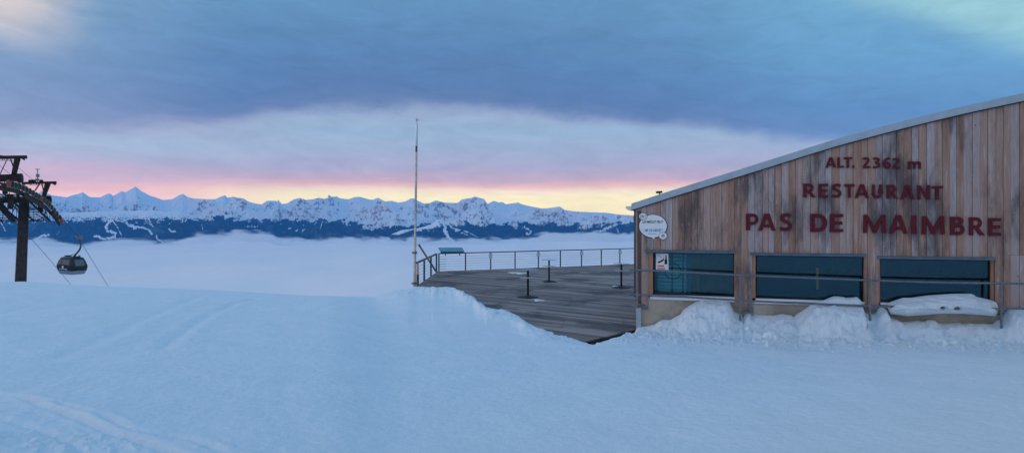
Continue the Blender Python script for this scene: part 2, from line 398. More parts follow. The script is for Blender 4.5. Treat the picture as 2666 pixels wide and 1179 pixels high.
    boost = t.m('ADD', 1.0, t.m('ADD', t.m('MULTIPLY', t.sm(el, 3.8, 2.0), .34), t.m('MULTIPLY', t.sm(el, 16, 2), .20)))
    col = t.n('ShaderNodeVectorMath', {0: col, 3: boost}, operation='SCALE').outputs[0]
    col = t.mix(t.sm(el, -1.5, -12), col, (.50, .57, .70))  # glow below the horizon, added to light the cloud sheet from beneath
    sky = t.n('ShaderNodeTexSky', sky_type='NISHITA')
    sky.sun_disc = False; sky.sun_elevation = math.radians(SUN_EL); sky.sun_rotation = math.radians(SUN_AZ); sky.altitude = 2362
    bg1 = t.n('ShaderNodeBackground', {'Color': col, 'Strength': 1.0}).outputs[0]
    bg2 = t.n('ShaderNodeBackground', {'Color': sky.outputs[0], 'Strength': .004}).outputs[0]
    ad = t.n('ShaderNodeAddShader', {0: bg1, 1: bg2}).outputs[0]
    t.n('ShaderNodeOutputWorld', {'Surface': ad})
ZEN = (.045, .318, .68); BACK = (.60, .59, .64)
build_world()
sl = bpy.data.lights.new('sun', 'SUN'); sl.energy = .42; sl.angle = math.radians(28); sl.color = (1, .90, .84)
so = link(bpy.data.objects.new('sun', sl))
sd = Vector((math.sin(math.radians(SUN_AZ))*math.cos(math.radians(SUN_EL)), math.cos(math.radians(SUN_AZ))*math.cos(math.radians(SUN_EL)), math.sin(math.radians(SUN_EL))))
so.rotation_euler = sd.to_track_quat('Z', 'Y').to_euler(); so.location = (0, 0, 60)

# ------------------------------------------------------------------ camera
cd = bpy.data.cameras.new('camera'); cd.sensor_width = 36; cd.lens = 36*F/2666; cd.clip_start = .1; cd.clip_end = 90000
cd.shift_y = -9.5/2666
co = link(bpy.data.objects.new('camera', cd)); co.location = (0, 0, 0); co.rotation_euler = (math.pi/2, 0, 0); SC.camera = co

# ------------------------------------------------------------------ facade frame
X0, Y0, K = 3.374, 18.2, .317
NN = math.hypot(1, K); FD = Vector((1/NN, -K/NN, 0)); FN = Vector((-K/NN, -1/NN, 0))   # along, toward viewer
C0 = Vector((X0, Y0, 0))
def W(s, t, z): return C0+FD*s+FN*t+Vector((0, 0, z))
def FS(px, py, t=0):
    m = (px-CX)/F; o = C0+FN*t
    # point (mY, Y): (p-o).FN=0
    Y = (o.dot(FN))/(m*FN.x+FN.y)
    p = Vector((m*Y, Y, -(py-HZ)/F*Y)); return (p-o).dot(FD), p.z
def SX(px, t=0): return FS(px, HZ, t)[0]
def wbox(mb, s0, s1, t0, t1, z0, z1):
    return mb.hexa([W(s0,t0,z0), W(s1,t0,z0), W(s1,t1,z0), W(s0,t1,z0), W(s0,t0,z1), W(s1,t0,z1), W(s1,t1,z1), W(s0,t1,z1)])
ROOF = [(1650,546), (1740,517), (1831,489), (1930,459), (2026,429), (2107,403.5), (2188,379), (2270,357), (2351,336), (2432,316), (2513,297), (2590,280.5), (2666,264.5)]
RP = [FS(a, b) for a, b in ROOF]; RP.append((RP[-1][0]+3.2, RP[-1][1]+.72))
roofz = lambda s: float(np.interp(s, [p[0] for p in RP], [p[1] for p in RP]))
SEND = RP[-1][0]
DZ = -2.9

# ------------------------------------------------------------------ snow ground
CREST = [(-900,700),(0,740),(70,738),(190,749),(293,754),(435,757),(560,764),(652,769.6),(815,779),(924,781),(1005,779),(1035,774),(1060,768),(1090,763),
         (1250,761),(1400,762),(1540,770),(1700,775),(2000,768),(2300,765),(2666,762),(3400,755)]
DECKB = [(1062,752),(1080,748),(1090,747.6),(1122,751),(1129,754.6),(1143,753),(1164,753),(1185,756),(1199,763),(1213.5,770),(1233,774),(1239,780),
         (1246,787),(1258,794),(1267,801),(1298,806.6),(1326,811.5),(1347,821),(1370,837),(1377,840),(1395,851),(1420,859),(1440,864),(1444,868.5),
         (1486,875),(1509,882),(1527,886),(1538,892),(1568,885),(1590,878),(1618,873),(1623,870),(1653,865),(1659,861),(1672,855)]
BANK = [(1640,868),(1664,855),(1680,852),(1700,848),(1721,836),(1745,834),(1761,824),(1771,820),(1777,810),(1793,796),(1811,787),(1832,784.5),(1882,786.5),(1900,789.5),
        (1904.5,799.6),(1910.5,812),(1922.7,818),(1931,820),(1935,830),(1939,820),(1949,815),(1957,824),(1967,821),(1991,824),(2026,824),(2035,820.6),(2059,821.6),
        (2070,826),(2083,817),(2096,808),(2114,796.7),(2133,785.6),(2160,778),(2175,773.6),(2188,771.8),(2206,775.5),(2234,774.6),(2241,780),(2246,798),(2250,817),
        (2262,819),(2280,817),(2290,806),(2300,800),(2308,806),(2318,830),(2335,831),(2351,837),(2370,837),(2396,836),(2409,838.7),(2421,834),(2437,835),(2444,845.8),
        (2467,843),(2497,841),(2511,845.8),(2546,844),(2590,845.8),(2598,840.5),(2606,836),(2618,830),(2624,814),(2634,807),(2665,802),(2760,800),(2900,806)]
BKS = [(FS(a, b, .25)) for a, b in BANK]
ZT = -2.79
RAILPTS = [(1640,766),(1740,770),(1925,781.5),(2100,790),(2265,796),(2400,799),(2600,804),(2666,803),(2900,806)]
GX = np.arange(-2600, 5200, 5.0); SIG = [14, 40, 90, 160, 260, 400, 640]
def _gs(sig):
    k = np.arange(-int(3*sig/5), int(3*sig/5)+1); w = np.exp(-.5*(k*5/sig)**2); w /= w.sum()
    a = ip(GX, CREST); return np.convolve(np.pad(a, len(k)//2, mode='edge'), w, 'valid')
CS = np.array([_gs(v) for v in SIG])
def ground_base(X, Y):
    r = np.hypot(X, Y); Ys = np.maximum(Y, .35*r+.2)
    px = np.clip(CX+F*X/Ys, -900, 3400)
    yc = 25+4*ss(850, 1050, px)
    py = ip(px, CREST)
    sg = 14+620*np.clip(1-Y/27.5, 0, 1)**.7
    lv = np.interp(sg, SIG, np.arange(len(SIG))); i0 = np.clip(np.floor(lv).astype(int), 0, len(SIG)-2); fr = lv-i0
    q = (px-GX[0])/5.0; j0 = np.clip(np.floor(q).astype(int), 0, len(GX)-2); fq = q-j0
    g = lambda a: CS[a, j0]*(1-fq)+CS[a, j0+1]*fq
    py = g(i0)*(1-fr)+g(i0+1)*fr
    zc = -(py-HZ)/F*yc
    q = np.clip(Y/yc, 0, 1)
    z = -1.6+(zc+1.6)*(1-(1-q)**1.8)
    z = np.where(Y < 0, -1.6-.06*Y, z)
    over = np.maximum(Y-yc, 0)
    z = z-np.where(over < 12, .022*over**2, .022*144+.528*(over-12))
    return z, px
def ground(X, Y, detail=True):
    z, px = ground_base(X, Y)
    n1 = fbm(X*.22, Y*.22, 4, 3)
    z = z+n1*.10*ss(3, 9, Y)*(1-.6*ss(20, 25, Y))
    # terrace edge
    yb = F*(-ZT)/(ip(px, DECKB)-HZ)
    yb = yb+(fbm(px*.09, px*0+1.5, 3, 21))*.10
    wd = ss(1050, 1066, px)*(1-ss(1664, 1676, px))
    rise = ss(yb-ip(px, [(1062,5.5),(1200,5.0),(1400,2.6),(1535,1.3),(1670,1.2)]), yb-.15, Y)
    wr = ss(930, 1078, px)**1.5*(1-ss(1664, 1676, px))
    after = 1-ss(yb+.1, yb+1.2, Y); wr = wr*after+wd*(1-after)
    fl = -2.855-np.abs(yb-Y)*.004; hold = wr*ss(yb-11, yb-5.5, Y)*(1-ss(1500, 1540, px)); z = np.where(hold > 0, z+np.maximum(fl-z, 0)*hold, z)
    lump = np.abs(fbm(X*2.1, Y*1.3, 4, 31))*.16
    zt = ZT+lump*.45+ip(px, [(1060,.0),(1100,.03),(1160,.06),(1240,.02),(1400,0),(1535,-.05),(1670,.0)])
    z = z*(1-wr*rise)+(zt)*wr*rise
    z = z+wr*.20*np.exp(-((Y-yb+1.3)/.8)**2)*ip(px, [(1060,.5),(1150,1.0),(1220,.9),(1300,.3),(1400,.3),(1535,.0),(1700,0)])*(.4+np.abs(fbm(X*1.4, Y*1.1, 4, 35))*2)
    drop = ss(yb-.05, yb+.22, Y)*wd
    z = z-drop*.75-np.maximum(Y-yb-.2, 0)*.2*wd
    # bank along the facade
    dx = X-X0; dy = Y-Y0
    s = dx*FD.x+dy*FD.y; t = dx*FN.x+dy*FN.y
    zb = np.interp(s, [p[0] for p in BKS], [p[1] for p in BKS])
    on = ss(-.35, .05, s)
    T = np.clip((zb-z)*1.35+.75, .7, 2.3)
    f = (1-ss(.12, T, t))
    f = np.clip(f, 0, 1)**1.15
    zz = np.maximum(z, z+(zb-z)*f)
    z = z*(1-on)+zz*on
    band = on*(1-ss(.9, 2.9, t))*ss(-.2, .3, t)
    cl = ridged(X*1.5, Y*1.9, 4, 41)
    cl2 = np.abs(fbm(X*4.5, Y*5.5, 4, 45))
    rz = np.interp(s, [FS(a, b, .45)[0] for a, b in RAILPTS], [FS(a, b, .45)[1] for a, b in RAILPTS])
    cap = rz-.055+(1-ss(.28, .40, t))*.6
    z = np.where(on > .5, np.minimum(z, cap), z)
    ch = ridged(X*3.3+Y, Y*3.9, 3, 47)
    z = z+band*((cl-.35)*.15+(cl2-.15)*.16+(ch-.4)*.07)*(.35+.65*ss(.25, .7, t))
    crumbs = np.clip(fbm(X*5.2, Y*5.6, 2, 51)-.40, 0, 1)*.5*on*(1-ss(2.4, 4.2, t))*ss(1.2, 2.2, t)
    z = z+crumbs
    inside = on*(1-ss(-.10, .0, t))
    z = z*(1-inside)+(-3.6)*inside
    return z, px
def cast(px, py):
    lo, hi = 1.5, 24.0; m = (px-CX)/F; k = (py-HZ)/F
    for _ in range(30):
        Y = (lo+hi)/2; z = ground_base(np.array([m*Y]), np.array([Y]))[0][0]
        if z < -k*Y: lo = Y
        else: hi = Y
    return (m*lo, lo)
def cast(px, py):
    m = (px-CX)/F; k = (py-HZ)/F
    Y = np.linspace(1.5, 25, 3000); z = ground_base(m*Y, Y)[0]
    i = np.argmax(z > -k*Y+0) if False else int(np.argmax((-k*Y) < z)); return (m*Y[i], Y[i])
TR = {'g1': [(-60,1008),(0,1020.6),(54,1031),(120,1059),(217,1091),(304,1124),(380,1146),(451,1173),(520,1205)],
      'g2': [(60,1034),(152,1050),(217,1066),(283,1090),(337,1115),(489,1137),(560,1162),(640,1200)],
      'g3': [(-60,1080),(0,1091),(80,1110),(140,1128),(190,1150),(250,1185)],
      'f1': [(527,770),(467,790),(380,830),(304,863),(217,901),(120,930)],
      'f2': [(664,778),(614,787),(565,809),(511,841),(467,868),(424,901)]}
def build_ground():
    th = np.concatenate([np.radians(np.linspace(-180, -52, 60, endpoint=False)), np.radians(np.linspace(-52, -40, 60, endpoint=False)),
                         np.radians(np.linspace(-40, 40, 1150)), np.radians(np.linspace(40, 52, 60)[1:]), np.radians(np.linspace(52, 180, 60)[1:])])
    r = np.concatenate([[.05, .8, 1.8, 2.8], 3.4*np.exp(np.linspace(0, math.log(36/3.4), 560)), np.geomspace(37, 900, 60)])
    R, T = np.meshgrid(r, th, indexing='ij'); X = R*np.sin(T); Y = R*np.cos(T)
    z, px = ground(X, Y)
    near = (X < 0) & (Y < 26)
    def groove(pts, depth, sig, berm, lumpy=0):
        w = [cast(*p) for p in pts]
        d = seg_dist(X, Y, w); n = 1+lumpy*fbm(X*3.1, Y*3.1, 3, 61)
        return -depth*n*np.exp(-(d/sig)**2)+berm*n*np.exp(-((d-sig*2.1)/sig)**2)
    z = z+groove(TR['g1'], .07, .055, .007, .4)+groove(TR['g2'], .022, .045, .008, 2.0)+groove(TR['g3'], .03, .05, .006, 1.0)
    z = z+groove(TR['f1'], .020, .15, .008, .6)+groove(TR['f2'], .030, .13, .010, .6)
    # churned snow in the near left corner
    cx, cy = cast(90, 1150)
    m = np.exp(-(((X-cx)/1.3)**2+((Y-cy)/.55)**2))
    z = z+m*(ridged(X*4.6, Y*4.0, 4, 71)-.4)*.045
    # soft sastrugi / piste texture
    z = z+fbm(X*1.6+Y*.4, Y*1.1-X*.2, 4, 81)*.022*ss(3, 6, R)
    z = z+fbm(X*7, Y*7, 3, 85)*.011*(1-ss(14, 22, R))
    z = z-np.where(R > 120, (R-120)*.35, 0)*(Y < 0)*0
    o = grid('snow_ground', X, Y, z, M['snow']); tag(o, kind='structure')
build_ground()

# ------------------------------------------------------------------ terrace deck
dk = Vector((1, -.82, 0)).normalized(); dp = Vector((.82, 1, 0)).normalized()   # board direction / across
DPOLY = [Vector(p) for p in [(1.2,15.62,0),(3.40,18.26,0),(12,28.8,0),(16,51.1,0),(-4.45,40,0),(-4.40,30.2,0),(-4.2,28.9,0),(-1.6,22.0,0)]]
def clip_line(q):
    """intersection interval of line across-value q (along dk) with the deck polygon"""
    hits = []
    for a, b in zip(DPOLY, DPOLY[1:]+DPOLY[:1]):
        qa, qb = a.dot(dp)-q, b.dot(dp)-q
        if (qa < 0) != (qb < 0):
            f = qa/(qa-qb); hits.append((a+(b-a)*f).dot(dk))
    return (min(hits), max(hits)) if len(hits) >= 2 else None
def build_deck():
    root = thing('terrace_deck', 'wide terrace of weathered grey-brown boards with damp dark patches beside the restaurant', 'deck', (1.2, 15.62, -3.1))
    mb = MB(); qs = [p.dot(dp) for p in DPOLY]; q = min(qs)+.02; bw, gap = .175, .030
    while q+bw < max(qs):
        A = clip_line(q); B = clip_line(q+bw)
        if A and B:
            zt = DZ+random.uniform(-.003, .003)
            cut = random.uniform(.3, .7)
            for f0, f1 in ((0, cut), (cut, 1)):
                a0 = A[0]+(A[1]-A[0])*f0; a1 = A[0]+(A[1]-A[0])*f1-.006; b0 = B[0]+(B[1]-B[0])*f0; b1 = B[0]+(B[1]-B[0])*f1-.006
                p = [dk*a0+dp*q, dk*a1+dp*q, dk*b1+dp*(q+bw), dk*b0+dp*(q+bw)]
                mb.hexa([Vector((v.x, v.y, zt-.03)) for v in p]+[Vector((v.x, v.y, zt)) for v in p])
        q += bw+gap
    obj('boards', mb, M['deck'], root)
    mb = MB(); inner = [p+(Vector((3, 33, 0))-p)*.004 for p in DPOLY]
    mb.prism([(p.x, p.y) for p in inner], lambda p: Vector((p[0], p[1], DZ-.30)), lambda p: Vector((p[0], p[1], DZ-.045)))
    obj('substructure', mb, M['black'], root)
    mb = MB(); a, b = Vector((1.2,15.62,0)), Vector((3.40,18.26,0)); n = Vector((dk.x, dk.y, 0))
    mb.bar(a+n*.02+Vector((0,0,DZ-.17)), b+n*.02+Vector((0,0,DZ-.17)), .035, .30)
    obj('edge_board', mb, M['black'], root)
build_deck()

# thin ice patches left on the boards
for i, (px, py, rx, ry, lab) in enumerate([(1336,710,.30,.22,'small pale ice patch on the deck behind the front bar table'),
                                      (1357,711.5,.42,.26,'wider pale ice patch on the deck just left of the front table foot, beyond it'),
                                      (1403,782,.22,.18,'crumbs of ice on the boards right beside the front bar table foot'),
                                      (1601,745,.14,.12,'small lump of ice on the boards left of the bar table nearest the restaurant')]):
    Yd = F*2.9/(py-HZ); c = Vector(((px-CX)/F*Yd, Yd, DZ+.002)); mb = MB()
    vs = [c+Vector((0,0,.02))]; n = 28
    for k in range(n):
        a = 2*math.pi*k/n; f = 1+.35*math.sin(3*a+i)+.2*math.sin(7*a+2*i)
        vs.append(c+Vector((rx*f*math.cos(a)*.8, ry*f*math.sin(a)*1.6, .012)))
    for k in range(n):
        a = 2*math.pi*k/n; f = (1+.35*math.sin(3*a+i)+.2*math.sin(7*a+2*i))*1.06
        vs.append(c+Vector((rx*f*math.cos(a)*.8, ry*f*math.sin(a)*1.6, .0)))
    fs = [(0, 1+k, 1+(k+1) % n) for k in range(n)]+[(1+k, 1+n+k, 1+n+(k+1) % n, 1+(k+1) % n) for k in range(n)]+[tuple(range(2*n, n, -1))]
    mb.add(vs, fs); o = obj('ice_patch', mb, M['snowpile'], smooth=True)
    tag(o, lab, 'ice', 'ice patches on the deck')

# ------------------------------------------------------------------ railings
def dpt(px, py): Yd = F*2.9/(py-HZ); return Vector(((px-CX)/F*Yd, Yd, DZ))
def build_long_rail():
    a = dpt(1142.7, 706.3); b = dpt(1613.8, 686.6); d = (b-a).normalized(); end = a+d*24.5
    root = thing('terrace_railing', 'long dark green railing with thin wires along the far edge of the deck', 'railing', a)
    def at(px):
        m = (px-CX)/F; k = (m*a.y-a.x)/(d.x-m*d.y); return a+d*k
    posts = [1142.7, 1212, 1277.5, 1341, 1401.7, 1459, 1514, 1565.5, 1613.8]
    pts = [at(p) for p in posts]; st = (pts[-1]-pts[-2]).length
    H = 1.06
    pts += [pts[-1]+d*st*k for k in (1, 2, 3)]
    for i, p in enumerate(pts):
        mb = MB(); mb.box(p+Vector((0,0,(H-.3)/2)), (.075, .05, H+.26)); obj('post', mb, M['green_paint'], root)
        if i in (2, 4, 6, 8):
            mb = MB(); q = p-Vector((-d.y*-1, d.x*-1, 0))*0+Vector((0,-.09,H-.23))
            mb.box(q, (.23, .10, .26)); mb.box(q+Vector((0,0,.14)), (.25, .12, .02)); mb.box(q+Vector((0,0,-.14)), (.19, .09, .02))
            obj('lamp_box', mb, M['boxglass'], root, bevel=.01)
    mb = MB(); mb.bar(a+Vector((-.02,0,H+.0)), pts[-1]+Vector((0,0,H+.0)), .07, .06); obj('top_rail', mb, M['green_paint'], root)
    for k in range(6):
        mb = MB(); z = .14+.145*k; mb.tube([a+Vector((0,-.03,z)), pts[-1]+Vector((0,-.03,z))], .0075, 6); obj('wire', mb, M['wire'], root)
    for k in range(5):
        mb = MB(); z = .14+.145*k; mb.tube([a+d*.05+Vector((0,-.03,z)), a+d*.5+Vector((0,-.03,z))], .014, 6); obj('turnbuckle', mb, M['green_paint'], root)
    return a, d
RA, RDIR = build_long_rail()
def build_short_rail():
    pb = [dpt(1085.5, 744), dpt(1104.5, 727.5), dpt(1122, 717), dpt(1136.4, 707.6)]
    root = thing('side_railing', 'short side railing running back from the flagpole to the deck corner', 'railing', pb[0]); H = 1.06
    for p in pb[1:]:
        mb = MB(); mb.box(p+Vector((0,0,(H-.26)/2)), (.09, .06, H+.22)); obj('post', mb, M['green_paint'], root)
    mb = MB(); mb.bar(pb[0]+Vector((0,0,H+.0)), pb[-1]+Vector((0,.05,H)), .09, .08); obj('handrail', mb, M['rail_wood'], root)
    for k in range(6):
        mb = MB(); z = .14+.145*k; mb.tube([pb[0]+Vector((.04,0,z)), pb[-1]+Vector((.04,0,z))], .006, 6); obj('wire', mb, M['wire'], root)
    e = pb[0]+Vector((.03, .05, 0))
    mb = MB(); mb.box(e+Vector((0,0,.80)), (.10, .09, .55)); obj('end_board', mb, M['pinkwood'], root)
    mb = MB(); mb.box(e+Vector((0,0,.22)), (.11, .10, .62)); obj('end_post', mb, M['rust'], root)
build_short_rail()

# leaning pole, info panel, flagpole
Yl = 40.6; mb = MB(); mb.tube([P(1091, 638, Yl), P(1135, 706, Yl-.2)], .055, 10); mb.tube([P(1090.3, 636.5, Yl), P(1092, 640, Yl)], .075, 10)
o = obj('leaning_pole', mb, M['rail_wood'], smooth=True); tag(o, 'thin grey-brown pole leaning diagonally behind the side railing', 'pole')
def build_panel():
    a = RA+RDIR*.4; zt = DZ+1.12
    root = thing('info_panel', 'tilted pale blue information board mounted above the far railing corner', 'information board', a+Vector((0,0,1.1)))
    u = Vector((1, 0.25, 0)).normalized(); v = Vector((-.42, .82, .62)).normalized(); n = u.cross(v).normalized()
    c0 = P(1147, 655.5, 40.15)
    mb = MB(); w, h = 1.44, .52
    q = [c0, c0+u*w, c0+u*w+v*h, c0+v*h]
    sh = Vector((-.10, 0, 0)); q[2] += sh; q[3] += sh
    q[3] = P(1140.6, 644.2, 40.5); q[2] = P(1203.5, 644.2, 40.9); q[0] = P(1147, 655, 40.1); q[1] = P(1209, 655, 40.5)
    mb.hexa([p-Vector((0,0,.03)) for p in q]+[p+Vector((0,0,.005)) for p in q]); obj('board', mb, M['bluecab'], root)
    mb = MB(); mb.bar(q[0]-Vector((0,.03,.04)), q[1]-Vector((0,.03,.04)), .07, .075); obj('front_edge', mb, M['green_paint'], root)
    for f in (.2, .8):
        p = q[0]+(q[1]-q[0])*f; mb = MB(); mb.box(p+Vector((0,.05,-.13)), (.06,.06,.22)); obj('bracket', mb, M['green_paint'], root)
build_panel()
def build_flagpole():
    Yf = 30.3; base = P(1079, 748, Yf)
    root = thing('flagpole', 'tall slim bare flagpole at the near left corner of the deck', 'flagpole', base)
    top = P(1084.8, 308, Yf); L = lambda f: base+(top-base)*f
    low = base-Vector((0,0,.5))
    mb = MB(); mb.tube([low, L(.12), L(.45)], [.066, .060, .046], 16); obj('lower_shaft', mb, M['pole'], root, smooth=True)
    mb = MB(); mb.tube([L(.45), L(.8)], [.044, .038], 16); obj('middle_shaft', mb, M['pole'], root, smooth=True)
    mb = MB(); mb.tube([L(.8), L(.835)], [.042, .041], 16); obj('band', mb, M['rust'], root, smooth=True)
    mb = MB(); mb.tube([L(.835), L(.985)], [.040, .036], 16); obj('upper_shaft', mb, M['white'], root, smooth=True)
    mb = MB(); mb.tube([L(.985), L(1)], [.05, .045], 12); mb.bar(L(.985)+Vector((0,0,.02)), L(.985)+Vector((.14,0,.03)), .03); obj('cap', mb, M['pole'], root)
    for f in (.024, .205):
        mb = MB(); mb.lathe([(.10,-.05),(.10,.05)], L(f), 14); mb.box(L(f)+Vector((-.10,0,0)), (.08,.06,.07)); obj('bracket', mb, M['galv'], root)
    mb = MB(); mb.tube([L(.02)+Vector((.06,-.05,0)), L(.97)+Vector((.055,-.05,0))], .006, 5); obj('halyard', mb, M['cable'], root)
build_flagpole()

# ------------------------------------------------------------------ bar tables
def make_table():
    root = thing('bar_table', 'x', 'bar table', (0,0,0), 'glass-topped bar tables on the deck')
    mb = MB(); mb.box((0,0,.012), (.60,.60,.024))
    mb.add([(-.29,-.29,.024),(.29,-.29,.024),(.29,.29,.024),(-.29,.29,.024),(-.05,-.05,.085),(.05,-.05,.085),(.05,.05,.085),(-.05,.05,.085)],
           [(3,2,1,0),(4,5,6,7),(0,1,5,4),(1,2,6,5),(2,3,7,6),(3,0,4,7)])
    obj('base', mb, M['black'], root, True)
    mb = MB(); mb.tube([(0,0,.03),(0,0,.735)], .042, 16); mb.tube([(0,0,.80),(0,0,1.065)], .042, 16); obj('column', mb, M['black'], root, True, smooth='angle')
    mb = MB(); mb.tube([(0,0,.735),(0,0,.755)], .05, 16); mb.tube([(0,0,.775),(0,0,.80)], .05, 16); obj('collar', mb, M['cream'], root, True)
    mb = MB(); mb.lathe([(.32,.756),(.327,.762),(.327,.768),(.32,.774)], n=48); obj('shelf', mb, M['shelfglass'], root, True)
    mb = MB(); mb.lathe([(.37,1.066),(.376,1.072),(.376,1.080),(.37,1.086)], n=48); obj('tabletop', mb, M['tableglass'], root, True)
    return root
tb = make_table()
for i, (px, py, lab) in enumerate([(1374.5, 774, 'front bar table with two round glass discs on a black column, nearest on the deck'),
                                   (1429.5, 733.5, 'middle bar table, smallest looking, with a nearly invisible glass top against the railing'),
                                   (1617.5, 749.5, 'bar table with white shelf disc standing closest to the restaurant corner')]):
    o = tb if i == 0 else copy_tree(tb)
    o['label'] = lab; o.location = dpt(px, py); o.rotation_euler.z = (.75, .3, .6)[i]
    if i == 1:
        o.scale = (1, 1, 1)

# ------------------------------------------------------------------ restaurant
def srect(px0, py0, px1, py1, t=0):
    a = FS(px0, py0, t); b = FS(px1, py1, t); return a[0], b[0], b[1], a[1]    # s0,s1,zlow,zhigh
WIN = [dict(h=(1680,648.5,1917,655), o=(1688,655,1913,770), g=1703, gr=1911),
       dict(h=(1953,655.5,2254,663), o=(1958,663,2250,781), g=1970, gr=2248),
       dict(h=(2283,663.5,2590,672), o=(2288,672,2590,792), g=2293, gr=2578)]
for w in WIN:
    a, b = SX(w['o'][0]), SX(w['o'][2]); mid = (w['o'][0]+w['o'][2])/2
    w['s0'], w['s1'] = a, b
    w['z1'] = FS(mid, w['o'][1]+3.2)[1]; w['z0'] = FS(mid, w['o'][3]-.5)[1]
ZW1 = sum(w['z1'] for w in WIN)/3; 
def build_house():
    root = thing('restaurant_building', 'mountain restaurant clad in upright weathered larch boards under a sloping snow-dusted roof', 'building', W(0,0,-3.4))
    D = 13.0
    # cladding
    mb = MB(); s = SX(1656); k = 0; sn = random.Random(3)
    while s < SEND-.05:
        w = sn.choice([.14,.15,.16,.17,.18]); s1 = s+w-.006
        t1 = .022+(.014 if k % 2 else 0)+sn.uniform(0,.004)
        zt0, zt1 = roofz(s)-.01, roofz(s1)-.01
        px = CX+F*(W(s,0,0).x/W(s,0,0).y)
        zb = FS(min(px, 2620), 792+(min(px,2620)-1660)*.026)[1]
        segs = [(zb, None)]
        for wn in WIN:
            if s1 > wn['s0']+.02 and s < wn['s1']-.02:
                a = max(s, min(s, wn['s0'])); segs = [(wn['z1']+.0, None)]
                # sliver beside the opening
                if s < wn['s0']: wbox(mb, s, wn['s0'], 0, t1, zb, wn['z1'])
                if s1 > wn['s1']: wbox(mb, wn['s1'], s1, 0, t1, zb, wn['z1'])
        joint = FS(2620, 664)[1] if px > 2598 else None
        for z0, _ in segs:
            rng = [(z0, None)] if joint is None else [(z0, joint), (joint+.006, None)]
            for a, b in rng:
                T0 = zt0 if b is None else b; T1 = zt1 if b is None else b
                mb.hexa([W(s,0,a), W(s1,0,a), W(s1,t1,a), W(s,t1,a), W(s,0,T0), W(s1,0,T1), W(s1,t1,T1), W(s,t1,T0)])
        s += w; k += 1
    obj('cladding', mb, M['clad'], root)
    # wall body behind cladding, with openings
    mb = MB(); cuts = sorted([0, SEND]+[v for w in WIN for v in (w['s0'], w['s1'])])
    fine = sorted(set(cuts+[p[0] for p in RP if 0 < p[0] < SEND]))
    for a, b in zip(fine[:-1], fine[1:]):
        inw = [w for w in WIN if w['s0'] <= a+1e-4 and b <= w['s1']+1e-4]
        za, zb2 = roofz(a)-.02, roofz(b)-.02
        lo = inw[0]['z1'] if inw else -2.15
        mb.hexa([W(a,-.22,lo), W(b,-.22,lo), W(b,-.003,lo), W(a,-.003,lo), W(a,-.22,za), W(b,-.22,zb2), W(b,-.003,zb2), W(a,-.003,za)])
        if not inw: pass
    obj('front_wall', mb, M['darkwood'], root)
    # concrete plinth under windows (top at sill level) and between
    mb = MB()
    for a, b in zip(cuts[:-1], cuts[1:]):
        inw = [w for w in WIN if w['s0'] <= a+1e-4 and b <= w['s1']+1e-4]
        top = inw[0]['z0']-.075 if inw else -2.152
        wbox(mb, a, b, -.22, -.012, -3.8, top)
    obj('concrete_plinth', mb, M['concrete'], root)
    # side, back walls, interior
    mb = MB(); mb.add([W(0,-.22,-3.8), W(0,-D,-3.8), W(0,-D,roofz(0)-.02), W(0,-.22,roofz(0)-.02), W(.2,-.22,-3.8), W(.2,-D,-3.8), W(.2,-D,roofz(.2)-.02), W(.2,-.22,roofz(.2)-.02)],
           [(0,1,2,3),(7,6,5,4),(0,4,5,1),(1,5,6,2),(2,6,7,3),(3,7,4,0)])
    mb.hexa([W(.2,-D,-3.8), W(SEND,-D,-3.8), W(SEND,-D+.2,-3.8), W(.2,-D+.2,-3.8), W(.2,-D,roofz(.2)), W(SEND,-D,roofz(SEND)), W(SEND,-D+.2,roofz(SEND)), W(.2,-D+.2,roofz(.2))])
    mb.hexa([W(SEND-.2,-D+.2,-3.8), W(SEND,-D+.2,-3.8), W(SEND,-.22,-3.8), W(SEND-.2,-.22,-3.8), W(SEND-.2,-D+.2,roofz(SEND-.2)), W(SEND,-D+.2,roofz(SEND)), W(SEND,-.22,roofz(SEND)), W(SEND-.2,-.22,roofz(SEND-.2))])
    obj('side_walls', mb, M['darkwood'], root)
    mb = MB(); wbox(mb, .21, SEND-.21, -2.6, -2.5, -2.6, .3); wbox(mb, .21, SEND-.21, -2.5, -.23, -2.75, -2.6)
    obj('room', mb, M['roomwall'], root)
    mb = MB(); wbox(mb, .3, 2.74, -1.7, -1.6, -2.6, -.36); obj('partition', mb, M['cream'], root)
    mb = MB(); wbox(mb, .21, SEND-.21, -2.5, -.23, -.35, -.25); wbox(mb, 2.75, 2.85, -2.5, -.23, -2.6, -.35)
    obj('room_ceiling', mb, M['roomdark'], root)
    # dark bar with short slanted ticks behind windows 2 and 3, warm post
    mb = MB(); z = FS(2110, 712, -1.0)[1]; wbox(mb, 2.9, SEND-.3, -1.08, -.98, z-.045, z+.03)
    s = 3.0; i = 0
    while s < SEND-.4:
        mb.bar(W(s,-1.0,z), W(s+.07,-1.0,z+.13), .018); s += .235; i += 1
    zz = FS(2110, 765, -.5)[1]; wbox(mb, 2.9, SEND-.3, -.62, -.45, zz-.02, zz+.035)
    obj('ticked_bar', mb, M['black'], root)
    a, b = FS(2124, 696, -.8), FS(2131, 753, -.8)
    mb = MB(); wbox(mb, a[0], b[0], -.84, -.76, b[1], a[1]); obj('lamp_post', mb, mat('warm_wood', (255, 160, 60), .6), root)
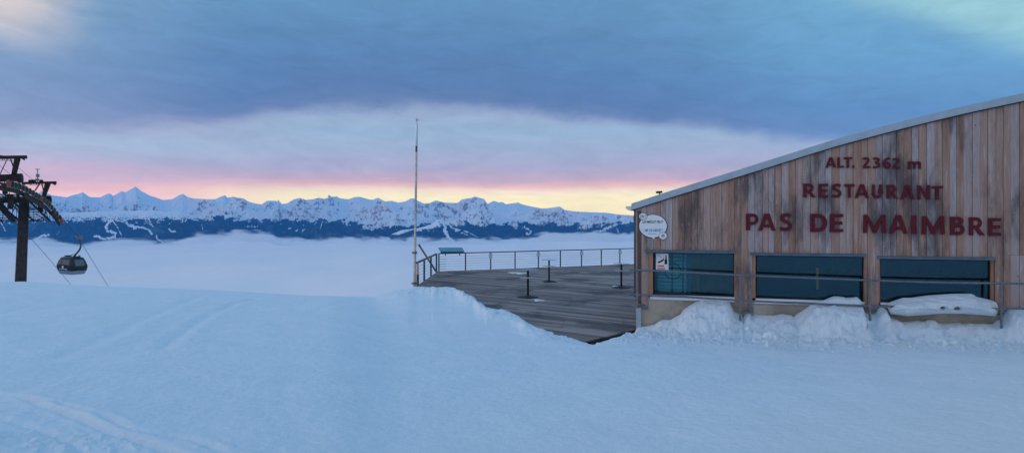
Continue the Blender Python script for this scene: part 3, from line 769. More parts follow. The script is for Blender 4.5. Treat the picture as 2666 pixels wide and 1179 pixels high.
    # window fittings
    for i, w in enumerate(WIN):
        s0, s1, z0, z1 = w['s0'], w['s1'], w['z0'], w['z1']; g0, g1 = SX(w['g'], -.08), SX(w['gr'], -.08)
        wr = bpy.data.objects.new('window', None); link(wr); wr.parent = root; wr.location = W(s0,0,z0)-root.location
        wr['label'] = ['left window with a white poster and pale slatted shutters behind its glass', 'middle window with dark teal glass', 'right window half covered by snow'][i]
        mb = MB(); hs0, hs1 = SX(w['h'][0]), SX(w['h'][2])
        wbox(mb, hs0, hs1, .045, .085, z1-.0, z1+.066); wbox(mb, hs0, hs1, .045, .10, z1+.067, z1+.074)
        obj('lintel', mb, M['header'], wr)
        mb = MB(); 
        if g0-s0 > .04: wbox(mb, s0, g0-.03, -.10, -.02, z0, z1); 
        wbox(mb, s0-.0, s0+.035, -.20, -.021, z0, z1)
        obj('left_reveal', mb, M['trimwood'], wr); mb = MB(); wbox(mb, g1+.0, s1, -.20, -.03, z0, z1)
        obj('right_reveal', mb, M['trimwood'], wr)
        mb = MB(); wbox(mb, g0-.03, g0+.012, -.16, -.10, z0, z1); wbox(mb, g1-.02, g1+.0, -.16, -.10, z0, z1); wbox(mb, g0, g1, -.16, -.10, z1-.03, z1); wbox(mb, g0, g1, -.16, -.10, z0, z0+.03)
        obj('frame', mb, M['black'], wr)
        mb = MB(); wbox(mb, g0, g1, -.145, -.135, z0+.02, z1-.02); obj('pane', mb, M['pane'], wr)
        mb = MB(); wbox(mb, g0-.03, s1+.0, -.10, .05, z0-.05, z0-.004); wbox(mb, s0+.05, s1-.01, .0, .03, z0-.125, z0-.06)
        obj('sill', mb, M['sill'], wr)
    # shutters and ring behind window 1
    w = WIN[0]; mb = MB(); tt = -.55
    for pa, pb in ((1712, 1748), (1752, 1776), (1780, 1787)):
        a, b = SX(pa, tt), SX(pb, tt); z = w['z0']+.02
        while z < w['z1']-.03:
            mb.hexa([W(a,tt,z), W(b,tt,z), W(b,tt-.02,z), W(a,tt-.02,z), W(a,tt-.03,z+.075), W(b,tt-.03,z+.075), W(b,tt-.05,z+.075), W(a,tt-.05,z+.075)]); z += .098
    obj('slatted_shutter', mb, M['shutter'], root)
    mb = MB(); 
    for pa, pb in ((1748.5,1751.5),(1776.5,1779.5),(1787.5,1800)):
        wbox(mb, SX(pa,tt), SX(pb,tt), tt-.06, tt+.01, w['z0'], w['z1'])
    obj('shutter_post', mb, M['header'], root)
    mb = MB(); c = FS(1752, 706, -.4); pts = []
    for k in range(37):
        a = 2*math.pi*k/36; pts.append(W(c[0]+.215*math.cos(a), -.40, c[1]+.21*math.sin(a)))
    mb.tube(pts, .013, 6); obj('hanging_ring', mb, M['sheave_hub'], root)
    mb = MB(); wbox(mb, SX(1800,-1.2), SX(1822,-1.2), -1.25, -1.15, -2.6, -.35); obj('inner_column', mb, M['cream'], root)
    mb = MB(); z = FS(1850, 707, -.9)[1]; wbox(mb, SX(1800,-.9), 2.74, -.95, -.85, z-.04, z+.03); 
    z = FS(1850, 763, -.6)[1]; wbox(mb, SX(1760,-.6), 2.74, -.7, -.6, z-.05, z+.03); obj('counter_rail', mb, M['black'], root)
    # corner trims
    mb = MB(); wbox(mb, -.045, .03, -.3, .02, FS(1650,772)[1], roofz(0)-.02); wbox(mb, SX(1660), SX(1669), .02, .055, FS(1665,790)[1], roofz(.1)-.08)
    obj('corner_board', mb, M['darkwood'], root)
    mb = MB(); a, b = SX(1657.5), SX(1670); wbox(mb, a, b, -.005, .10, -3.4, FS(1664,800)[1]); obj('steel_column', mb, M['fascia'], root)
    mb = MB(); wbox(mb, SX(1648), SX(1650.5), -.2, -.1, FS(1650,574)[1], FS(1650,567)[1]+.05); obj('hinge_plate', mb, M['black'], root)
    # roof: fascia, slab, snow
    def strip(mb, lo, hi, t0, t1, pts=RP, s_off=-.055):
        q = [(pts[0][0]+s_off, pts[0][1]+s_off*.33)]+list(pts[1:])
        for (a, za), (b, zb) in zip(q[:-1], q[1:]):
            mb.hexa([W(a,t0,za+lo), W(b,t0,zb+lo), W(b,t1,zb+lo), W(a,t1,za+lo), W(a,t0,za+hi), W(b,t0,zb+hi), W(b,t1,zb+hi), W(a,t1,za+hi)])
        return mb
    rf = obj('roof', strip(MB(), .0, .165, -D-.2, .06), M['header'], root)
    obj('fascia', strip(MB(), -.005, .185, .062, .085), M['fascia'], rf)
    obj('drip_edge', strip(MB(), -.018, .004, .045, .10), M['steel_dark'], rf)
    # joints in fascia and roof snow as displaced strip
    n = 260; m = 26; S = np.linspace(.55, SEND, n); T = np.concatenate([np.linspace(.075, -1.2, 16), np.linspace(-1.6, -D, m-16)])
    Sg, Tg = np.meshgrid(S, T, indexing='ij'); pxs = np.array([CX+F*W(s,0,0).x/W(s,0,0).y for s in S])
    th = ip(pxs, [(1700,0.0),(1716,.045),(1800,.05),(1900,.055),(2000,.06),(2090,.05),(2120,.015),(2150,.02),(2250,.05),(2280,.09),(2320,.11),(2400,.10),(2520,.11),(2666,.13),(2900,.13)])[:, None]
    th = th*(1+.5*fbm(Sg*2.3, Tg*1.2, 3, 91))+.012*fbm(Sg*7, Tg*5, 2, 93)
    edge = ss(.085, .0, Tg); th = np.maximum(th*(.25+.75*edge**.5), .001)+ss(0, -1.5, Tg)*.02
    th[:, 0] = -.03
    Z = np.array([roofz(s) for s in S])[:, None]+.186+th
    Xw = C0.x+FD.x*Sg+FN.x*Tg; Yw = C0.y+FD.y*Sg+FN.y*Tg
    o = grid('roof_snow', Xw, Yw, Z, M['snowpile']); o.parent = rf; o.location = -root.location
    # gutter and snow guard stub
    mb = MB(); c = FS(1639.5, 541)
    pts = [(math.cos(a)*.115, math.sin(a)*.105) for a in [math.pi+math.pi*k/10 for k in range(11)]]
    pin = [(x*.86, y*.86) for x, y in pts[::-1]]
    mb.prism(pts+pin, lambda p: W(c[0]+.01+p[0], .05, c[1]+.03+p[1]), lambda p: W(c[0]+.01+p[0], -D, c[1]+.03+p[1]))
    mb.prism(pts, lambda p: W(c[0]+.01+p[0], .052, c[1]+.03+p[1]), lambda p: W(c[0]+.01+p[0], .058, c[1]+.03+p[1]))
    mb.bar(W(c[0]-.10,.03,c[1]+.035), W(.0,.03,c[1]+.035), .02)
    obj('gutter', mb, M['sill'], rf)
    mb = MB(); a = FS(1708, 501, -.3); mb.tube([W(a[0],-.3,a[1]), W(a[0]+.17,-.3,a[1]+.012)], .03, 10); mb.bar(W(a[0]+.1,-.3,a[1]-.1), W(a[0]+.1,-.3,a[1]), .03); obj('snow_guard', mb, M['black'], rf)
    return root
HOUSE = build_house()

# facade railing
def build_service_rail():
    t = .45; a0, z0 = FS(1640, 700.5, t); a1, z1 = FS(2666, 738, t); b0, w0 = FS(1640, 767, t); b1, w1 = FS(2666, 804, t)
    root = thing('service_railing', 'galvanised two-rail pipe railing fixed along the restaurant front', 'railing', W(SX(1660), t, -2.5))
    zt = np.mean([z0+.0, FS(2100, 719, t)[1], z1]); zl = np.mean([w0, FS(2100, 784, t)[1], w1])
    zf = lambda px, base, pts: FS(px, ip(px, pts), t)[1]
    T = [(1640,702),(1800,709),(1925,716),(2100,723),(2265,729.5),(2450,735),(2600,737),(2666,738.5),(2900,742)]
    Lw = [(1640,766),(1740,770),(1925,781.5),(2100,790),(2265,796),(2400,799),(2600,804),(2666,803),(2900,806)]
    xs = list(range(1640, 2661, 60))+[2700, 2800]
    for nm, L_, r in (('top_rail', T, .026), ('lower_rail', Lw, .026)):
        mb = MB(); pts = [W(SX(x, t), t, FS(x, float(ip(x, L_)), t)[1]) for x in xs]
        mb.tube(pts, r, 12)
        if nm == 'lower_rail':
            p = W(SX(1737,t), t, FS(1737, float(ip(1737, L_)), t)[1]); mb.tube([p-FD*.04, p+FD*.04], .036, 12)
        obj(nm, mb, M['galv'], root, smooth='angle')
    for px, yb in ((1659, 800), (1927, 838), (2265, 830), (2607, 845)):
        mb = MB(); s = SX(px, t); zt_ = FS(px, float(ip(px, T)), t)[1]
        mb.tube([W(s,t,FS(px,yb,t)[1]-(.0 if px < 1700 else .3)), W(s,t,zt_)], .028, 12)
        if px < 1700:
            z = FS(px, 800, t)[1]; mb.bar(W(s,t,z), W(SX(1675,0),.02,z+.03), .05, .04)
            s2 = SX(1677, .03); wbox(mb, s2-.11, s2+.11, -.01, .015, z-.10, z+.14)
        else:
            z = FS(px, 812, t)[1]; mb.bar(W(s,t,z), W(s+.25,-.01,z), .035); wbox(mb, s+.18, s+.34, -.011, .008, z-.07, z+.09)
        p = obj('post', mb, M['galv'], root, smooth='angle')
        z = FS(px, float(ip(px, Lw)), t)[1]; mb = MB(); mb.tube([W(s,t,z-.05), W(s,t,z+.05)], .038, 12); obj('clamp', mb, M['galv'], p)
build_service_rail()

# snow slab hanging on the right window
def build_slab():
    top = [(2310.5,791),(2317.6,786),(2337,779),(2351,774.6),(2370,774.6),(2396.6,771),(2416,768.5),(2451,766),(2486,764),(2528,764),(2537,767.6),(2541,772),(2572,779),(2593,786),(2599,798)]
    bot = [(2310.5,800),(2318,817),(2338,819.5),(2361.5,822.5),(2405,820),(2458,816),(2511,817),(2563,820.5),(2591.5,824),(2599,812)]
    n, m = 130, 44; PX = np.linspace(2311, 2598.5, n); th = np.linspace(0, math.pi, m); dep = .60
    V = np.zeros((m, n, 3))
    for j, px in enumerate(PX):
        yt, yb = float(ip(px, top)), float(ip(px, bot))
        ends = min(1, math.sqrt(max(0, (px-2310)/22)), math.sqrt(max(0, (2599-px)/20)))+.02
        for i, a in enumerate(th):
            v = (1-math.cos(a))/2; t = .06+dep*ends*(math.sin(a)**.55)*(.35+.65*(1-abs(v-.62)**1.5))
            if v < .62: t = .06+(t-.06)*(.25+.75*(v/.62)**.75) if a > 0 else t
            py = yt+(yb-yt)*v
            s, z = FS(px, py, t); 
            V[i, j] = (s, t, z)
    nz = fbm(V[..., 0]*3.2, V[..., 2]*5, 5, 101)*.16+ridged(V[..., 0]*1.4, V[..., 2]*8, 4, 104)*.10-.03
    env = np.sin(th)[:, None]**.7
    V[..., 1] += nz*env
    for cx, cy in ((2458, 803), (2497, 804)):
        c = FS(cx, cy, .6); d = np.hypot((V[...,0]-c[0])/.075, (V[...,2]-c[1])/.045); V[..., 1] -= .22*np.exp(-d**4)
    vs = [tuple(W(*V[i, j])) for i in range(m) for j in range(n)]
    fs = [(i*n+j, i*n+j+1, (i+1)*n+j+1, (i+1)*n+j) for i in range(m-1) for j in range(n-1)]
    fs += [((m-1)*n+j, (m-1)*n+j+1, j+1, j) for j in range(n-1)]
    fs += [tuple(i*n for i in range(m)), tuple(i*n+n-1 for i in range(m-1, -1, -1))]
    mb = MB(); mb.add(vs, fs); o = obj('snow_slab', mb, M['snowpile'], smooth=True)
    tag(o, 'thick overhanging slab of snow stuck in front of the right window over the lower rail', 'snow')
build_slab()
# loose snow lumps in the bank
def lump(px, py, Y, r, seed, label):
    c = P(px, py, Y); mb = MB(); vs = []; fs = []; n, m = 20, 12
    for i in range(m+1):
        a = math.pi*i/m
        for k in range(n):
            b = 2*math.pi*k/n; d = (math.sin(a)*math.cos(b), math.sin(a)*math.sin(b), math.cos(a))
            q = 1+.28*math.sin(2.1*d[0]*2+seed)+.2*math.sin(3.3*d[1]*2+seed*2)+.16*math.sin(5*d[2]+seed*3+4*d[0])
            vs.append(c+Vector(d)*r*q*.9)
    for i in range(m):
        for k in range(n): fs.append((i*n+k, i*n+(k+1) % n, (i+1)*n+(k+1) % n, (i+1)*n+k))
    mb.add(vs, fs); o = obj('snow_lump', mb, M['snowpile'], smooth=True); tag(o, label, 'snow', 'loose snow lumps below the restaurant')
LUMPS = [(2001, 874, 14.2, .095, 'rounded snow lump at the foot of the bank below the middle window'),
         (2019, 879, 14.0, .055, 'smaller snow lump touching the right side of the rounded one'),
         (2462, 893, 12.9, .05, 'pair of snow crumbs below the right window, left one'),
         (2482, 892, 12.9, .045, 'pair of snow crumbs below the right window, right one'),
         (1945, 856, 15.0, .05, 'small snow lump near the railing post between left and middle windows')]
for i, L_ in enumerate(LUMPS): lump(L_[0], L_[1], L_[2], L_[3], i*1.7, L_[4])

# ------------------------------------------------------------------ lettering
def stroke(pts, w, closed=False):
    P_ = [Vector((x, y)) for x, y in pts]; n = len(P_); Lf = []; Rt = []
    for i, p in enumerate(P_):
        a = P_[i-1] if i > 0 else None; b = P_[i+1] if i < n-1 else None
        d1 = (p-a).normalized() if a is not None else (b-p).normalized(); d2 = (b-p).normalized() if b is not None else d1
        t = (d1+d2).normalized(); nn = Vector((-t.y, t.x)); k = w/2/max(.5, nn.dot(Vector((-d1.y, d1.x))))
        Lf.append(p+nn*k); Rt.append(p-nn*k)
    return [tuple(v) for v in Lf+Rt[::-1]]
def arc(cx, cy, rx, ry, a0, a1, n=14):
    return [(cx+rx*math.cos(math.radians(a0+(a1-a0)*k/n)), cy+ry*math.sin(math.radians(a0+(a1-a0)*k/n))) for k in range(n+1)]
def rc(a, b, c, d): return [(a,b),(c,b),(c,d),(a,d)]
w_ = .205
def bowl(x0, yb, yt, rx):   # D-shaped stroke
    cy = (yb+yt)/2; ry = (yt-yb)/2-w_/2
    return stroke([(x0, yb+w_/2)]+arc(x0+.10, cy, rx, ry, -90, 90, 16)+[(x0, yt-w_/2)], w_)
GL = {
 'A': [[(0,0),(.235,0),(.50,.76),(.50,1),(.36,1)], [(.50,.76),(.765,0),(1.0,0),(.64,1),(.50,1)], [(.315,.20),(.685,.20),(.625,.37),(.375,.37)]],
 'L': [rc(0,0,.22,1), rc(.22,0,.60,.18)], 'T': [rc(0,.82,.76,1), rc(.27,0,.49,.82)], 'I': [rc(0,0,.23,1)],
 'E': [rc(0,0,.22,1), rc(.22,0,.64,.18), rc(.22,.41,.60,.59), rc(.22,.82,.64,1)],
 'N': [rc(0,0,.21,1), rc(.58,0,.79,1), [(.21,1),(.21,.70),(.58,0),(.58,.30)]],
 'M': [[(.04,0),(.24,0),(.27,.72),(.27,1),(.07,1)], [(.96,0),(1.16,0),(1.13,1),(.93,1),(.93,.72)], [(.27,1),(.27,.66),(.51,0),(.60,0),(.60,.36)], [(.93,1),(.60,.36),(.60,0),(.69,0),(.93,.66)]],
 'D': [rc(0,0,.22,1), stroke([(.22,.1)]+arc(.34,.5,.36,.40,-90,90,18)+[(.22,.9)], .2)],
 'P': [rc(0,0,.22,1), stroke([(.22,.42)]+arc(.36,.665,.20,.245,-90,90,14)+[(.22,.91)], .18)],
 'R': [rc(0,0,.22,1), stroke([(.22,.46)]+arc(.36,.685,.19,.225,-90,90,14)+[(.22,.91)], .18), [(.28,.37),(.52,0),(.78,0),(.50,.41)]],
 'B': [rc(0,0,.22,1), stroke([(.22,.61)]+arc(.35,.76,.17,.15,-90,90,12)+[(.22,.91)], .18), stroke([(.22,.09)]+arc(.37,.30,.21,.21,-90,88,12)+[(.22,.51)], .18)],
 'S': [stroke([(.585,.83),(.48,.895),(.36,.91),(.22,.88),(.13,.79),(.14,.67),(.22,.59),(.36,.52),(.48,.45),(.55,.36),(.54,.23),(.46,.13),(.32,.09),(.16,.11),(.04,.175)], .19)],
 'U': [stroke([(.11,1),(.11,.38)]+arc(.385,.38,.275,.28,180,360,18)+[(.66,.38),(.66,1)], .21)],
 '2': [stroke([(.05,.84),(.18,.90),(.32,.90),(.45,.84),(.48,.72),(.43,.59),(.30,.41),(.15,.21),(.11,.15)], .18), rc(.04,0,.62,.17)],
 '3': [stroke([(.05,.87),(.20,.91),(.36,.90),(.46,.81),(.44,.69),(.34,.59),(.20,.545)], .175), stroke([(.24,.50),(.40,.47),(.49,.37),(.49,.22),(.39,.11),(.22,.085),(.05,.12)], .175)],
 '6': [stroke([(.55,.88),(.40,.89),(.26,.82),(.15,.68),(.115,.48),(.115,.32),(.18,.17),(.31,.085),(.44,.12),(.52,.22),(.52,.36),(.46,.48),(.34,.535),(.22,.50)], .175)],
 'm': [rc(0,0,.20,.70), stroke([(.20,.50),(.27,.58),(.36,.60),(.45,.56),(.47,.46),(.47,0)], .19), stroke([(.565,.50),(.64,.58),(.73,.60),(.83,.56),(.86,.46),(.86,0)], .19)],
 '.': [[(.1+.1*math.cos(k*math.pi/6), .1+.1*math.sin(k*math.pi/6)) for k in range(12)]],
}
def letters(name, label, items):
    first = items[0]; p0 = FS(first[1], first[4]); root = thing(name, label, 'sign', W(p0[0], .04, p0[1]))
    for ch, x0, x1, y0, y1 in items:
        polys = GL[ch]; xs = [p[0] for q in polys for p in q]; ys = [p[1] for q in polys for p in q]
        s0, z0 = FS(x0, y1, .075); s1, z1 = FS(x1, y0, .075)
        fx = lambda x: s0+(x-min(xs))/(max(xs)-min(xs))*(s1-s0); fz = lambda y: z0+(y-min(ys))/(max(ys)-min(ys))*(z1-z0)
        mb = MB()
        for k, q in enumerate(polys):
            e = .0006*k
            mb.prism(q, lambda p: W(fx(p[0]), .048, fz(p[1])), lambda p: W(fx(p[0]), .078+e, fz(p[1])))
        o = obj('letter', mb, M['red'], root)
letters('altitude_sign', 'small dark red lettering ALT. 2362 m high on the wooden wall', [
    ('A',2149.5,2177,409,437),('L',2180.5,2198,409,437),('T',2197,2219,409,437.5),('.',2218.5,2225,430.5,438),('2',2246,2266,409.5,438),('3',2272.5,2292,409.5,438.5),
    ('6',2299,2319,410,440),('2',2324,2344,411,439.5),('m',2364,2398,419.5,440.5)])
letters('restaurant_sign', 'dark red lettering RESTAURANT in the middle row of the wooden wall', [
    ('R',2092,2124,477.5,514),('E',2130.5,2156,478.5,514.5),('S',2165,2191,477.5,515),('T',2198,2225,479,515),('A',2225.5,2263,479.5,515.5),('U',2267,2300,480,517.5),
    ('R',2308,2339,480.5,517),('A',2344,2381,481.5,519),('N',2388,2422,482,520),('T',2426.5,2455,484,520)])
letters('name_sign', 'largest dark red lettering PAS DE MAIMBRE along the wall above the windows', [
    ('P',1942,1975,556,599.5),('A',1974,2020,556,600.5),('S',2029,2062,554.5,602),('D',2109.5,2154,556.5,603.7),('E',2161,2195,557,604),('M',2247,2307.5,558.5,606.5),
    ('A',2314.5,2364,559.5,608),('I',2373,2386.5,561,609),('M',2400,2460.5,562.5,610),('B',2474.6,2512,564,612),('R',2523,2564,565.5,612.5),('E',2573,2606.5,567.5,613.5)])

# ------------------------------------------------------------------ small printed text via the built-in font
def text_part(name, body, cx, cy, px_w, px_h, t, m, parent, shear=0, fs=FS, ww=W, bold=.0):
    c = bpy.data.curves.new(name, 'FONT'); c.body = body; c.align_x = 'CENTER'; c.align_y = 'CENTER'; c.shear = shear; c.offset = bold; c.resolution_u = 3
    o = bpy.data.objects.new(name, c); link(o); bpy.context.view_layer.update()
    dg = bpy.context.evaluated_depsgraph_get(); me = bpy.data.meshes.new_from_object(o.evaluated_get(dg)); bpy.data.objects.remove(o)
    xs = [v.co.x for v in me.vertices]; ys = [v.co.y for v in me.vertices]
    if not xs: return
    s0, z0 = fs(cx-px_w/2, cy+px_h/2, t); s1, z1 = fs(cx+px_w/2, cy-px_h/2, t)
    for v in me.vertices:
        p = ww(s0+(v.co.x-min(xs))/(max(xs)-min(xs))*(s1-s0), t, z0+(v.co.y-min(ys))/(max(ys)-min(ys))*(z1-z0)); v.co = p
    me.name = name; me.materials.clear(); me.materials.append(m); ob = bpy.data.objects.new(name, me); link(ob)
    ob.parent = parent; off = Vector((0,0,0)); r = parent
    while r: off += r.location; r = r.parent
    ob.location = -off
    return ob
def ell(cx, cy, rx, ry, n=40): return [(cx+rx*math.cos(2*math.pi*k/n), cy+ry*math.sin(2*math.pi*k/n)) for k in range(n)]
def plate(poly, t0, t1):
    return MB().prism(poly, lambda p: W(*(lambda a: (a[0], t0, a[1]))(FS(p[0], p[1], t1))), lambda p: W(*(lambda a: (a[0], t1, a[1]))(FS(p[0], p[1], t1))))
def build_bubble():
    root = thing('speech_bubble_sign', 'white speech-bubble sign with black and blue French text at the left end of the wall', 'sign', W(FS(1700,590)[0], .05, FS(1700,590)[1]))
    main = ell(1700, 588.5, 36, 29.5)
    obj('black_backing', plate(ell(1700.3, 589, 37.8, 31), .045, .055), M['ink'], root)
    obj('bubble', plate(main, .056, .062), M['white'], root)
    obj('tail', plate([(1695,616.5),(1705,616),(1703,623.5)], .056, .0625), M['white'], root)
    obj('small_bubble_rim', plate(ell(1674, 563, 11.3, 9.4, 28), .056, .066), M['ink'], root)
    obj('small_bubble', plate(ell(1674, 563, 10.2, 8.3, 28), .066, .069), M['white'], root)
    obj('logo_disc_rim', plate(ell(1726, 614, 11.2, 9.6, 28), .056, .066), M['ink'], root)
    obj('logo_disc', plate(ell(1726, 614, 10.3, 8.7, 28), .066, .069), M['white'], root)
    text_part('lettering', 'OH !', 1673.8, 563.4, 15, 8, .072, M['ink'], root, .25, bold=.018)
    text_part('lettering', 'UN MÉGOT PEUT', 1700, 576.8, 54, 8.6, .066, M['ink'], root, .25, bold=.018)
    text_part('lettering', 'POLLUER JUSQU\u2019À', 1699.5, 587.8, 59, 8.8, .066, M['ink'], root, .25, bold=.018)
    text_part('lettering', '1 M² DE NEIGE !', 1700, 599.6, 50, 7.6, .066, M['blue'], root, .25, bold=.018)
    for x0, x1, y in ((1688,1710,608.8),):
        obj('small_print', plate([(x0,y-.6),(x1,y-.6),(x1,y+.6),(x0,y+.6)], .0625, .064), M['greyink'], root)
    obj('logo_mark', plate([(1721,615),(1725,609.5),(1727,611),(1729,608.5),(1731,615)], .069, .071), M['greyink'], root)
    obj('logo_mark', plate([(1720.5,617),(1731.5,617),(1731.5,618.2),(1720.5,618.2)], .069, .071), M['greyink'], root)
build_bubble()
def build_poster():
    t = -.128
    root = thing('window_poster', 'white poster with a bottle picture and red text inside the left window', 'poster', W(FS(1724,690,t)[0], t, FS(1724,690,t)[1]))
    q = lambda pts, a, b: plate(pts, t+a, t+b)
    obj('sheet', q([(1708,658.5),(1740,657.5),(1740.5,702.5),(1707.5,701)], 0, .003), M['white'], root)
    obj('bottle_picture', q([(1730.5,688),(1737,688),(1737.2,678),(1735.5,673),(1735.2,664),(1732.8,664),(1732.4,673),(1730,678)], .003, .005), M['ink'], root)
    obj('food_picture', q([(1712,682),(1718,679),(1724,676),(1729,671),(1728,678),(1722,682),(1714,685)], .003, .005), M['ink'], root)
    obj('red_stroke', q([(1711,661.5),(1712,661),(1724,672.5),(1723,673.2)], .005, .006), M['redink'], root)
    obj('red_text', q([(1712,690.5),(1729,690.5),(1729,694),(1712,693.5)], .003, .005), M['redink'], root)
    obj('red_text', q([(1712,697),(1732,697),(1732,700.5),(1712,700)], .003, .005), M['redink'], root)
build_poster()

# ------------------------------------------------------------------ cable-car tower
LN = Vector((-.461, 1, 0)).normalized(); LP = Vector((1, .461, 0)).normalized()
def build_tower():
    root = thing('lift_tower', 'dark steel gondola lift tower with wheel trains, crossbeams and stairways at the left edge', 'lift tower', P(52, 760, 54))
    S = M['steel_dark']
    b0, b1 = P(51, 800, 54), P(63, 516, 54); mb = MB(); mb.tube([b0, b1], [.385, .315], 20)
    for k in range(10):
        a = 2*math.pi*k/10; o = Vector((math.cos(a), math.sin(a), 0)); mb.bar(b0+o*.385, b1+o*.318, .03)
    for f in (.25, .5, .75): mb.lathe([(.36,-.02),(.375,0),(.36,.02)], b0+(b1-b0)*f, 20)
    obj('mast', mb, M['steel_mast'], root, smooth='angle')
    def beam(name, pts, w, h, mt=S):
        mb = MB()
        for a, b in zip(pts[:-1], pts[1:]): mb.bar(a, b, w, h)
        return obj(name, mb, mt, root)
    # crossbeams
    for nm, a, b, th in (('rear', P(-110,523,50), P(127,520,54.6), .42), ('front', P(-160,470,40.5), P(52,464,42), .38)):
        mb = MB(); mb.bar(a, b, th, th); d = (b-a).normalized(); mb.tube([b-d*.12, b+d*.12], th*.78, 16)
        mb.bar(a+Vector((0,0,th*.62)), b+Vector((0,0,th*.62)), .06)
        obj('crossbeam', mb, S, root)
    # maintenance gantries
    mb = MB(); Y = 42; mb.bar(P(-120,412,Y), P(69,409,Y), .14, .20)
    for x in (59, 62.5, 66.5): mb.bar(P(x,410,Y), P(x+.5,418-abs(x-62),Y), .06)
    a = [P(40,411,Y), P(52,411,Y), P(40,458,Y), P(31,458,Y)]
    mb.hexa([v+Vector((0,-.09,0)) for v in a]+[v+Vector((0,.09,0)) for v in a])
    mb.bar(P(19,414,Y), P(-2,458,Y), .035); mb.bar(P(28,414,Y), P(42,458,Y), .05); mb.bar(P(-60,418,Y), P(35,418,Y), .025)
    for x in (-2, 6, 11): mb.bar(P(x,412,Y), P(x,418,Y), .025)
    mb.box(P(2,407,Y), (.14,.12,.12)); obj('gantry', mb, S, root)
    mb = MB(); Y = 54; mb.bar(P(58,477,Y), P(146,475,Y), .14, .19)
    a = [P(119,477,Y), P(131,477,Y), P(117,513,Y), P(110,513,Y)]
    mb.hexa([v+Vector((0,-.1,0)) for v in a]+[v+Vector((0,.1,0)) for v in a])
    for x in (138, 142, 145): mb.bar(P(x,476,Y), P(x+.4,482.5-abs(x-142)*.6,Y), .07)
    for x in (79, 85, 89, 107.5): mb.lathe([(.12,-.08),(.12,.08)], P(x,471.5,Y), 10, 'y')
    mb.bar(P(103,478,Y), P(91,497,Y), .07); mb.bar(P(109,478,Y), P(114,500,Y), .06); mb.bar(P(75,482,Y), P(117,482,Y), .03)
    for x in (80, 96): mb.bar(P(x,477,Y), P(x,482,Y), .03)
    obj('gantry', mb, S, root)
    # hangers between beams and wheel trains
    for x0, y0, x1, y1, Y, w in ((104,520,106,552,53.5,.28), (28,505,27,545,44,.26), (70,500,68,520,50,.16), (93,512,92,524,51,.12), (10,480,14,505,41,.2), (46,487,47,520,45,.10)):
        mb = MB(); mb.bar(P(x0,y0,Y), P(x1,y1,Y), w, .2); obj('hanger', mb, S, root)
    # wheel trains
    C = [(-30,470,37.5),(5,473.5,39.3),(23,477,40.6),(51,484,43.5),(77,496,46.6),(108,515,50.2),(126,528,52.2),(144,549,54.2),(163,574,56.2)]
    def at(px): return P(px, float(ip(px, [(c[0], c[1]) for c in C])), float(ip(px, [(c[0], c[2]) for c in C])))
    train = bpy.data.objects.new('wheel_train', None); link(train); train.parent = root; train.location = at(23)-root.location
    dn = Vector((0,0,-.22)); xs = [-30,5,23,51,77,108,126,144,163]
    mb = MB()
    for a, b in zip(xs[:-1], xs[1:]):
        mb.bar(at(a)+dn*1.5-LP*.20, at(b)+dn*1.5-LP*.20, .05, .30); mb.bar(at(a)+dn*.4-LP*.10, at(b)+dn*.4-LP*.10, .04, .14)
    mb.bar(at(135)+dn*2.2, at(150)+dn*2.0, .14, .3); mb.bar(at(60)+dn*2.2, at(120)+dn*2.6, .10, .22)
    obj('train_beam', mb, S, train)
    pd = Vector((-.10, 1, 0)).normalized(); ax = Vector((1, .10, 0)).normalized()
    def ring(mb, c, r0, r1, h, d, n=22):
        vs = []; fs = []
        for k in range(n):
            a = 2*math.pi*k/n; e = d*math.cos(a)+Vector((0,0,1))*math.sin(a)
            vs += [c+e*r0-ax*h, c+e*r1-ax*h, c+e*r1+ax*h, c+e*r0+ax*h]
        for k in range(n):
            for j in range(4): fs.append((4*k+j, 4*k+(j+1) % 4, 4*((k+1) % n)+(j+1) % 4, 4*((k+1) % n)+j))
        mb.add(vs, fs)
    X = [23,33,42,51.5,60.5,69.5,78.5,87,95,102,108,116,123,129,135.5,142,149,156]
    for i, x in enumerate(X):
        c = at(x)-LP*.02+Vector((0,0,-.03)); d = pd
        mb = MB(); ring(mb, c, .195, .235, .016, d); w = obj('wheel', mb, M['sheave_red'] if i in (10,) else M['sheave_rim'], train, smooth='angle')
        mb = MB(); vs = [c-ax*.03]+[c-ax*.03+(d*math.cos(k*math.pi/9)+Vector((0,0,1))*math.sin(k*math.pi/9))*.194 for k in range(18)]
        mb.add(vs+[v+ax*.05 for v in vs], [(0,k+1,(k+1) % 18+1) for k in range(18)]+[(19,(k+1) % 18+20,k+20) for k in range(18)]+[(k+1,k+20,(k+1) % 18+20,(k+1) % 18+1) for k in range(18)])
        h = obj('hub', mb, M['sheave_red'] if i in (0,10) else M['sheave_hub'], w)
    mb = MB(); mb.bar(at(157)+Vector((0,0,-.02)), at(163)+Vector((0,0,-.12)), .16, .26); obj('cable_catcher', mb, M['sheave_red'], train)
    # left train seen from behind
    tr2 = bpy.data.objects.new('wheel_train', None); link(tr2); tr2.parent = root; tr2.location = P(0,545,52)-root.location
    mb = MB(); mb.bar(P(-60,505,46), P(3,540,52.5), .3, .42); mb.bar(P(2,538,52.4), P(29,569,57), .26, .34); mb.bar(P(-20,520,50), P(4,528,52), .3, .5); obj('train_beam', mb, S, tr2)
    for i in range(7):
        f = i/6; c = P(2+26*f, 541+31*f, 52.4+4.6*f)+LP*.16; mb = MB(); ring(mb, c, .1, .24, .05, pd); obj('wheel', mb, M['sheave_hub'], tr2)
